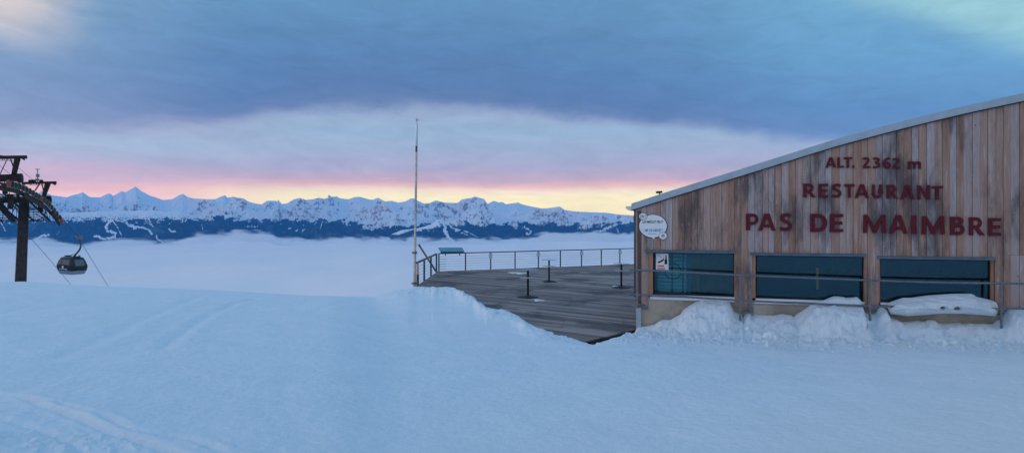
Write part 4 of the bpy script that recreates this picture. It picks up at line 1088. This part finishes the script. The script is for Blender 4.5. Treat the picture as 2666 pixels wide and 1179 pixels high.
    # stairways under the trains
    for a, b, n, w in ((P(58,505,49.5), P(129,575,56), 15, 1.1), (P(-16,520,49), P(54,578,55), 13, 1.2)):
        mb = MB()
        for o in (0, w): mb.bar(a-LP*o, b-LP*o, .05, .16)
        obj('stair_stringer', mb, S, root)
        for k in range(n):
            p = a+(b-a)*((k+.5)/n); mb = MB(); mb.box(p-LP*w/2, (w+.25, .26, .045), Matrix.Rotation(math.atan2(LP.y, LP.x), 3, 'Z')); obj('stair_tread', mb, S, root)
        mb = MB(); up = Vector((0,0,.85))
        for o in (0, w):
            mb.bar(a-LP*o+up, b-LP*o+up, .035)
            for k in range(7): p = a+(b-a)*(k/6)-LP*o; mb.bar(p, p+up, .03)
        obj('stair_handrail', mb, S, root)
    mb = MB()
    for x0,y0,x1,y1,Y in ((75,544,96,544,53),(84,552,110,552,54),(110,566,96,574,55),(75,575,165,576,56),(30,530,55,560,53.5),(45,528,33,552,53.5),(0,505,25,522,44),(25,505,0,522,44),(-5,490,28,492,42.5),(-5,484,20,482,42),(60,500,78,512,50),(92,556,120,572,55),(118,546,126,572,55),(31,575,53,575,54.5),(120,545,112,575,55)):
        mb.bar(P(x0,y0,Y), P(x1,y1,Y), .045)
    obj('bracing', mb, S, root)
build_tower()
def cable(pts, r, label, group=None):
    # smooth hanging line
    V = [P(*p) for p in pts]; out = []
    for i in range(len(V)-1):
        for k in range(8): out.append(V[i].lerp(V[i+1], k/8)-Vector((0,0,0)))
    out.append(V[-1]); mb = MB(); mb.tube(out, r, 6); o = obj('lift_cable', mb, M['cable'], smooth=True); tag(o, label, 'cable', group)
cable([(163,571,56.2),(203,617,62.5),(240,678,70.5),(291,760,85),(340,850,100)], .023, 'lift cable running down from the wheel train and carrying the gondola')
cable([(29,569,57),(72,611,62.6),(130,676,72),(194,752,85),(240,830,100)], .023, 'lift cable dropping from behind the tower mast, left of the gondola')
cable([(-10,424,44),(24,452,46),(50,472,48)], .012, 'thin line slanting from the upper left into the front crossbeam')
cable([(10,405,46),(45,435,49),(87,469,53.5)], .012, 'thin line slanting across the pink sky down to the rear gantry')
def build_weather():
    Y = 53.6; root = thing('weather_mast', 'small weather sensor mast standing on the rear gantry of the lift tower', 'weather station', P(97.7, 477, Y))
    mb = MB(); mb.tube([P(97.7,475,Y), P(97.7,440,Y)], .03, 8); obj('mast', mb, M['galv'], root)
    mb = MB(); mb.bar(P(93.6,441.5,Y), P(101.7,441.5,Y), .03); mb.box(P(93.8,440.4,Y), (.05,.05,.09)); mb.lathe([(.05,-.03),(.05,.03)], P(101.5,440.8,Y), 10); obj('wind_sensor', mb, M['galv'], root)
    for x, y, w, h in ((98.3,457.4,.20,.27),(96.8,468,.26,.18)):
        mb = MB(); mb.box(P(x,y,Y-.08), (w,.16,h)); obj('sensor_box', mb, M['galv'], root, bevel=.02)
build_weather()
def build_gondola():
    Yg = 62.5; u = Yg/F; c = P(188, 690, Yg)
    root = thing('gondola_cabin', 'grey gondola cabin hanging from the lift cable above the fog', 'gondola', c, rz=0)
    al = math.radians(-14)
    ex = Vector((math.cos(al), math.sin(al), 0)); ey = Vector((-math.sin(al), math.cos(al), 0))
    tilt = .055
    def G(x, y, z): return c+ex*x+ey*y+Vector((0,0,z-x*tilt))
    # half width, half depth at height (m, relative to centre)
    L = [(-.82,.70,.66),(-.78,.76,.72),(-.60,.82,.78),(-.46,.88,.82),(-.10,.93,.88),(.08,.91,.86),(.35,.84,.80),(.62,.73,.70),(.74,.62,.6),(.80,.40,.42)]
    def ringp(hw, hd, z, n=8, rad=.14):
        out = []
        for cx, cy, a0 in ((hw-rad, hd-rad, 0), (-hw+rad, hd-rad, 90), (-hw+rad, -hd+rad, 180), (hw-rad, -hd+rad, 270)):
            for k in range(n): a = math.radians(a0+90*k/(n-1)); out.append(G(cx+rad*math.cos(a), cy+rad*math.sin(a), z))
        return out
    def shell(name, lv, mt):
        mb = MB(); R = [ringp(hw, hd, z) for z, hw, hd in lv]; n = len(R[0]); vs = [v for r in R for v in r]; fs = []
        for i in range(len(R)-1):
            for k in range(n): fs.append((i*n+k, i*n+(k+1) % n, (i+1)*n+(k+1) % n, (i+1)*n+k))
        fs += [tuple(range(n-1, -1, -1)), tuple(range((len(R)-1)*n, len(R)*n))]
        mb.add(vs, fs); return obj(name, mb, mt, root, smooth='angle')
    shell('skirt', L[:4], M['cabin_light']); shell('waist_band', [(-.455,.885,.83),(-.10,.935,.885),(.06,.915,.865)], M['cabin_dark'])
    shell('shell', [(.062,.905,.855),(.35,.835,.795),(.62,.725,.695)], M['cabin']); shell('roof', [(.622,.74,.71),(.72,.66,.64),(.79,.5,.5),(.80,.40,.42)], M['cabin'])
    def face(name, x0, x1, z0, z1, mt, off=.02):
        hd = lambda z: float(np.interp(z, [l[0] for l in L], [l[2] for l in L]))
        q = [(x0,z0),(x1,z0),(x1*.93,z1),(x0*.93,z1)] if z0 > 0 else [(x0,z0),(x1,z0),(x1,z1),(x0,z1)]
        mb = MB(); mb.hexa([G(x,-hd(z)-off,z) for x, z in q]+[G(x,-hd(z)+.01,z) for x, z in q]); return obj(name, mb, mt, root)
    face('window', -.32, .56, .10, .56, M['cabwin']); face('window', -.66, -.40, .10, .56, M['cabwin'])
    hw = lambda z: float(np.interp(z, [l[0] for l in L], [l[1] for l in L]))
    mb = MB(); q = [(-.5,.0),(.5,.0),(.46,.56),(-.46,.56)]; mb.hexa([G(hw(z)+.02,y,z) for y, z in q]+[G(hw(z)-.01,y,z) for y, z in q]); obj('window', mb, M['cabwin'], root)
    mb = MB(); mb.hexa([G(.86,-.5,-.42), G(1.0,-.5,-.42), G(1.0,.5,-.42), G(.86,.5,-.42), G(.86,-.5,-.32), G(1.0,-.5,-.32), G(1.0,.5,-.32), G(.86,.5,-.32)]); obj('ski_rack', mb, M['cabin_dark'], root)
    def disc(x, z, r, t, m, nm):
        mb = MB(); y = -.94; mb.prism([(x+r*math.cos(k*math.pi/10), z+r*math.sin(k*math.pi/10)) for k in range(20)], lambda p: G(p[0], y, p[1]), lambda p: G(p[0], y-t, p[1])); return obj(nm, mb, m, root)
    disc(-.05, -.12, .105, .02, M['white'], 'logo'); 
    mb = MB(); mb.prism([(-.11,-.15),(-.05,-.09),(-.02,-.12),(.01,-.15)], lambda p: G(p[0],-.961,p[1]), lambda p: G(p[0],-.966,p[1])); obj('logo_mark', mb, M['greyink'], root)
    fs = lambda x, z, t: (x/100, -z/100)
    text_part('lettering', 'A N Z È R E', -2, 29, 88, 13, 0, M['white'], root, 0, fs, lambda s, t, z: G(s, -.93, z), bold=.03)
    # hanger arm and grip
    pts = [P(193,667,Yg), P(199,660,Yg), P(206,652,Yg), P(209.8,644,Yg), P(210,636,Yg), P(207.5,627,Yg), P(204,618,Yg)]
    mb = MB(); mb.tube(pts, [.085,.08,.08,.08,.07,.065,.065], 12); obj('hanger_arm', mb, M['green_paint'], root, smooth=True)
    mb = MB(); mb.bar(P(185,663.5,Yg), P(193,661.5,Yg), .05); mb.bar(P(181,668,Yg), P(186,663,Yg), .04); mb.bar(P(172,667,Yg), P(208,668.5,Yg), .12, .08)
    for x in (171,175,178.5,182,207): mb.box(P(x,665.6,Yg), (.12,.12,.10))
    obj('roof_rail', mb, M['cabin_dark'], root)
    mb = MB(); mb.bar(P(197,613,Yg), P(212,623,Yg), .22, .10); mb.box(P(208.5,619,Yg), (.35,.2,.16)); mb.box(P(210,614.5,Yg), (.22,.2,.10)); mb.lathe([(.13,-.05),(.13,.05)], P(202,617,Yg), 14, 'y'); obj('grip', mb, M['galv'], root)
build_gondola()

# ------------------------------------------------------------------ mountains
RIDGE = [(-600,512),(-300,505),(-120,512),(0,503),(60,508),(95,506),(109,495),(122,503),(136,508),(174,513),(190,507),(205,504),(215,499.5),(222,504),(234,512.5),(261,513),(273,507),(283,503),(290,505),(293,510),(306,503),(317,497),(326,500),(341,492),(353,485),(361,491),(370,498),(380,503),(391,509),(402,512),(424,520),(448,518),
 (462,510),(470,506),(477,504),(489,512.5),(503,516),(516,516.5),(538,518),(560,518),(573,512),(586,507.5),(592,514),(600,513),(605,511),(619.5,514),(634,516),(649,525),(664.5,529),(681,531.4),(695,522),(717,522),(721,524),(724.5,519.5),(733.6,530.5),(747.5,529),(766,517.6),(781,514.5),(796.6,520),(815,518),
 (830,514),(843,517),(853,515),(855.6,507),(858,507),(861,511),(868,512),(876.5,510.5),(886,516),(907,518),(922.6,513),(935,511.4),(947,514.5),(962.5,519),(972,519),(984,514),(1002.5,524),(1021,522),(1036,527),(1055,524),(1070,516),(1076,515),(1084,520),(1103,529),(1117,528),(1136,521),(1155,526.5),(1190,528),
 (1196,524),(1203,518),(1218.5,516),(1228,514.5),(1236,510.5),(1248,514),(1261,518),(1269.5,530),(1278,526),(1285,522),(1299,526.5),(1308,525),(1317,531),(1348.5,526.5),(1362.5,532),(1383.6,537),(1411.6,542),(1433,540.5),(1457,537),(1471,546),(1499.5,550),(1541.6,552),(1577,553),(1612,558),(1643,560),(1760,563),(2200,556),(3300,560)]
TREE = [(-600,572),(0,573),(60,577),(110,574),(150,570),(200,574),(250,572),(300,574),(345,572),(400,571),(450,572),(500,574),(535,573),(555,565),(571,558.5),(590,562),(611,570),(650,574),(700,573),(800,572),(900,575),(925,582),(940,588),(1000,592),(1040,588),(1100,586),(1150,585),(1204,580),(1240,580),(1264,588),(1290,584),(1310,582),(1341,588),(1359,577),
        (1383,582),(1401,584),(1430,583),(1471,581),(1520,590),(1545,588),(1570,582),(1643,581),(3300,585)]
PISTES = [([(291,574),(282,582),(274.5,591),(280,601),(301.6,606),(299,617),(285,619),(269,622.6),(255,615),(247,614)], 3.4),([(293.5,575),(305,590),(316.6,614)], 1.3),
          ([(326,572),(334,586),(345,590),(361,591),(375,593),(386,597),(392,604),(394,609)], 2.8),([(407.6,612),(407,619),(415,625),(424,631)], 1.5),([(440,597),(447,603),(456.5,602)], 2.2),
          ([(388.6,573),(391,582),(398,589)], 2.2),([(76,631),(95,622),(110,614),(126,611)], 3.2),([(0,575),(8,590),(14,601)], 1.4),([(525,583),(528,597)], .9),([(345,589),(352,593)], 4.5),([(60,590),(58,600)],.8),
          ([(155,600),(148,612)],.8),([(757,594),(750,597)],1.5),([(775,598),(770,601)],1.6),([(793,597),(787,600)],1.6),([(840,577),(833,596)],1.0),([(825,578),(812,590)],.8),([(795,578),(790,586)],.8),([(900,583),(912,586)],1.2),
          ([(1383,605),(1377,610),(1370,606)],2.2),([(1362,590),(1374,597),(1382,603)],2.6),([(1605,584),(1590,590),(1570,600),(1563,602)],3.6),([(1603,586),(1612,610),(1614,616)],1.0),([(1610,583),(1622,582)],1.0),([(1570,610),(1590,614)],1.8),([(640,589),(670,590)],1.5)]
PIST_C = [([(1154,582),(1160,590),(1157,600),(1164,612),(1170,620),(1180,628),(1184,634)], 4.2),([(1211,598),(1226,605),(1240,613),(1262,621),(1289,632)], 3.6)]
def hills(name, pxs, Ys, zfun, tree, pistes, seed, ridge_py, rockg=1.0):
    PX, T = np.meshgrid(pxs, Ys, indexing='xy'); X, Y, z = zfun(PX, T)
    lim = -(ip(PX, ridge_py)+.6-HZ)/F*Y; z = np.minimum(z, lim)
    py = HZ-F*z/Y
    dzc = np.gradient(z, axis=1)/np.maximum(np.abs(np.gradient(X, axis=1)), 1); dzr = np.gradient(z, axis=0)/np.maximum(np.abs(np.gradient(Y, axis=0)), 1)
    sl = np.hypot(dzc, dzr)
    nz = fbm(PX*.045, py*.09, 5, seed+5); nz2 = fbm(PX*.16, py*.22, 4, seed+9)
    fo = ss(-4.5, 5.5, py-ip(PX, tree)+nz*22+nz2*9)
    if name == 'forested_massif':
        sp = fbm(PX*.30, py*.42, 3, seed+21); fo = np.maximum(fo, ss(.12, .40, sp+ss(552, 573, py)*.34-.18)*ss(551, 560, py))
    for pts, w in pistes:
        d = seg_dist(PX, py, pts); fo = fo*(1-(1-ss(w*.55, w*1.15, d+nz2*w*1.6)))
    # left massif: scattered trees above the line, snowy streaks below
    rk = .09+rockg*np.clip(sl-.58, 0, 1.2)*.36+.34*(ridged(X/420+z/300, z/110+X/900, 5, seed+13)-.42)
    o = grid(name, X, Y, z, M['mountain'], {'forest': fo, 'rock': rk}); tag(o, kind='structure'); return o
def main_z(PX, T):
    Yf, Yr = 14600., 22500.; Y = Yf+(Yr-Yf)*T; X = (PX-CX)/F*Y
    zr = -(ip(PX, RIDGE)-HZ)/F*Yr; jag = fbm(PX*.22, PX*0+3.3, 3, 201)*16+fbm(PX*.6, PX*0+8.3, 2, 203)*7; zr = zr+jag-5
    zf = -760.
    t = np.clip(T, 0, 1)
    z = zf+(zr-zf)*(t**.92)
    n = ridged(X/3200+.3, Y/3600+X/9000, 6, 211, .5)-.40
    n2 = ridged(X/900, Y/1500, 5, 215)-.42
    w = np.clip((1-t)*3.2, 0, 1)**.8*ss(0, .12, t)
    z = z+(n*1050+n2*230)*w
    n3 = ridged(X/420, Y/900, 4, 219)-.42
    z = z+n3*70*np.clip((1.0-t)*7, 0, 1)
    back = np.clip(T-1, 0, 1); z = z-back*2500
    return X, Y, z
PXM = np.concatenate([np.arange(-600, -250, 12), np.arange(-250, 1740, 1.45), np.arange(1742, 3300, 30)])
hills('mountain_range', PXM, np.concatenate([np.linspace(0, 1, 250), [1.05, 1.15, 1.4]]), main_z, TREE, PISTES, 300, RIDGE)
SPA = [(-600,562),(-200,560),(0,556),(150,554),(300,549),(400,547),(471,553),(503,561),(524,569.5),(553.7,586),(591,601),(620,613),(660,634),(700,655),(760,690)]
def spa_z(PX, T):
    Yf, Yr = 13500., 15600.-0*PX; Y = Yf+(Yr-Yf)*T; X = (PX-CX)/F*Y
    zr = -(ip(PX, SPA)-HZ)/F*Yr; zf = -620.+0*PX; zf = np.minimum(zf, zr-150); t = np.clip(T, 0, 1)
    z = zf+(zr-zf)*t**.9; w = np.clip((1-t)*4, 0, 1)*ss(0, .15, t)
    z = z+((ridged(X/1500, Y/1900, 6, 411)-.42)*330+(ridged(X/450, Y/800, 4, 415)-.42)*90)*w
    z = z+fbm(PX*.3, PX*0+5, 3, 417)*6
    return X, Y, z-np.clip(T-1, 0, 1)*1300
TREA = [(-600,572),(0,573),(60,578),(110,575),(150,572),(200,575),(250,571),(300,575),(345,577),(400,573),(450,571),(471,572),(500,573),(520,571),(540,570),(800,570)]
hills('forested_massif', np.concatenate([np.arange(-600, -250, 12), np.arange(-250, 760, 1.45)]), np.concatenate([np.linspace(0, 1, 190), [1.2, 1.6]]), spa_z, TREA, PISTES, 500, SPA)
SPC = [(930,690),(960,650),(990,630),(1015,611),(1045,598.5),(1085,594),(1105,589),(1122,583),(1141,570),(1148,571),(1160,578),(1183,591),(1218,602),(1247,618),(1289,632),(1320,660),(1360,700)]
def spc_z(PX, T):
    Yf, Yr = 13500., 15200.; Y = Yf+(Yr-Yf)*T; X = (PX-CX)/F*Y
    zr = -(ip(PX, SPC)-HZ)/F*Yr+fbm(PX*.3, PX*0+5, 3, 617)*6; zf = np.minimum(-620., zr-150); t = np.clip(T, 0, 1)
    z = zf+(zr-zf)*t**.9; w = np.clip((1-t)*4, 0, 1)*ss(0, .15, t)
    z = z+((ridged(X/1200, Y/1500, 6, 611)-.42)*200+(ridged(X/450, Y/800, 4, 615)-.42)*70)*w
    return X, Y, z-np.clip(T-1, 0, 1)*1300
TREC = [(900,630),(1015,612),(1085,601),(1105,595),(1130,593),(1150,586),(1165,584),(1183,592),(1218,603),(1300,640)]
hills('wooded_ridge', np.arange(930, 1360, 1.45), np.concatenate([np.linspace(0, 1, 170), [1.2, 1.6]]), spc_z, TREC, PIST_C, 700, SPC)

# ------------------------------------------------------------------ sea of clouds
CEDGE = [(-600,640),(0,636),(60,634),(110,633),(150,641),(190,645),(240,646),(270,640),(300,634),(330,638),(400,636),(455,634),(480,626),(500,623),(516,618),(550,619),(590,615),(611,612),(650,616),(680,612),(700,617),(730,629),(755,632),(784,630),(850,628),(907,628),(984,628),(1060,631),(1150,635),(1200,632),
         (1260,634),(1310,631),(1366,627),(1400,622),(1436,619),(1506,616),(1560,617),(1626,616),(1800,612),(3300,610)]
def build_clouds():
    pxs = np.concatenate([np.linspace(-1500, -300, 50), np.arange(-290, 1760, 4.5), np.linspace(1770, 4200, 90)])
    Ys = np.concatenate([np.geomspace(900, 9000, 190), np.linspace(9060, 14300, 150)])
    PX, Y = np.meshgrid(pxs, Ys); X = (PX-CX)/F*Y
    ze = -(ip(PX, CEDGE)-HZ)/F*Y
    z0 = -392+fbm(X/2600, Y/4200, 2, 801)*50+fbm(X/1000, Y/2100, 5, 805)*60*ss(3000, 5500, Y)
    hum = ss(10200, 13000, Y)
    puff = np.abs(fbm(X/420, Y/700, 5, 811))*60*hum
    hl = ip(PX, [(400,0),(480,1),(720,1),(780,0),(1380,0),(1450,.6),(1700,.6)])
    z = z0*(1-hum)+(ze-34-50*hl+puff*.7)*hum
    # folded cloud bands on the right
    bands = ss(1100, 1500, PX)*ss(5000, 7500, Y)*(1-ss(12500, 13800, Y))*np.sin(Y/430+fbm(X/1500, Y/1500, 3, 821)*4)*16
    z = z+bands
    fade = 2-ss(13000, 14200, Y+fbm(X/700, Y/700, 4, 831)*500)*2.4
    o = grid('cloud_sea', X, Y, z, M['cloud'], {'fade': fade, 'dens': fade*0+1}); tag(o, kind='stuff')
    # soft mist rising off the far edge of the cloud sea
    m = bpy.data.materials.new('mist_air'); m.use_nodes = True; t = NT(m.node_tree)
    tc = t.n('ShaderNodeTexCoord').outputs['Object']; sp = t.n('ShaderNodeSeparateXYZ', {0: tc}); x, y, z = sp.outputs
    u = t.m('DIVIDE', t.m('ADD', t.m('DIVIDE', x, y), (CX+600)/F), 2400/F)     # 0 at px -600, 1 at px 1800
    e = t.m('DIVIDE', z, y)
    st = [(p, q) for p, q in CEDGE if -600 <= p <= 1800]; keep = st[:1]+[a for k, a in enumerate(st[1:-1]) if k % 2 == 0 or 440 < a[0] < 780][:28]+st[-1:]
    edge = t.m('MULTIPLY', t.ramp(u, [((p+600)/2400, (q-600)/50) for p, q in keep], 'EASE', True), -50/F)
    dd = t.m('SUBTRACT', e, t.m('SUBTRACT', edge, 20/F))
    nz = t.m('SUBTRACT', t.n('ShaderNodeTexNoise', {'Vector': t.n('ShaderNodeVectorMath', {0: tc, 1: (.0022, .0011, .0060)}, operation='MULTIPLY').outputs[0], 'Scale': 1.0, 'Detail': 6.0, 'Roughness': .58}).outputs[0], .5)
    den = t.m('MULTIPLY', t.sm(t.m('ADD', dd, t.m('MULTIPLY', nz, .050)), .0042, -.0050), .0075)
    v = t.n('ShaderNodeVolumeScatter', {'Color': (.98, .98, 1, 1), 'Density': den, 'Anisotropy': .2})
    t.n('ShaderNodeOutputMaterial', {'Volume': v.outputs[0]})
    mb = MB(); pl = list(range(-560, 1780, 45)); n = len(pl); vs = []
    for Yq in (11900, 13100, 14350):
        for up in (0, 1):
            for p in pl: vs.append((((p-CX)/F)*Yq, Yq, -(float(ip(p, CEDGE))+(-19 if up else 26)-HZ)/F*Yq))
    R_ = lambda a, b: [(a*n+k, a*n+k+1, b*n+k+1, b*n+k) for k in range(n-1)]
    fs = R_(1,0)+R_(0,2)+R_(2,4)+R_(4,5)+R_(5,3)+R_(3,1)
    for k in (0, n-1): fs += [(k, n+k, 3*n+k, 2*n+k), (2*n+k, 3*n+k, 5*n+k, 4*n+k)]
    mb.add(vs, fs); o = obj('mist_bank', mb, m); tag(o, kind='stuff')
    # small bank in the side valley
    a, b = 17000, 700
    th = np.linspace(-1, 1, 90); uu = np.linspace(-1, 1, 40); U, V = np.meshgrid(th, uu)
    Xc = (983-CX)/F*a; X = Xc+U*560; Y = a+V*900; r2 = U**2+V**2
    z = -(598-HZ)/F*a+60*np.clip(1-r2, -1, 1)+fbm(X/250, Y/400, 4, 841)*35-10
    o = grid('valley_cloud', X, Y, z, M['mist'], {'fade': 1.15-1.35*r2, 'dens': r2*0+.8}); tag(o, kind='stuff')
build_clouds()

# ------------------------------------------------------------------ air
def build_haze():
    m = bpy.data.materials.new('air'); m.use_nodes = True; t = NT(m.node_tree)
    v = t.n('ShaderNodeVolumePrincipled', {'Color': (.07, .42, 1, 1), 'Density': 2.1e-5, 'Anisotropy': 0.0})
    t.n('ShaderNodeOutputMaterial', {'Volume': v.outputs[0]})
    mb = MB(); a, b = (-26000, -1400, -900), (26000, 24500, 1450)
    mb.box(((a[0]+b[0])/2, (a[1]+b[1])/2, (a[2]+b[2])/2), (b[0]-a[0], b[1]-a[1], b[2]-a[2]))
    o = obj('haze', mb, m); tag(o, kind='stuff')
build_haze()
SC.view_settings.view_transform = 'Standard'; SC.view_settings.look = 'None'
SC.view_settings.use_curve_mapping = False; SC.cycles.volume_bounces = 3; SC.cycles.diffuse_bounces = 6; SC.cycles.max_bounces = 14; SC.cycles.transparent_max_bounces = 40; SC.view_settings.exposure = 0; SC.view_settings.gamma = 1
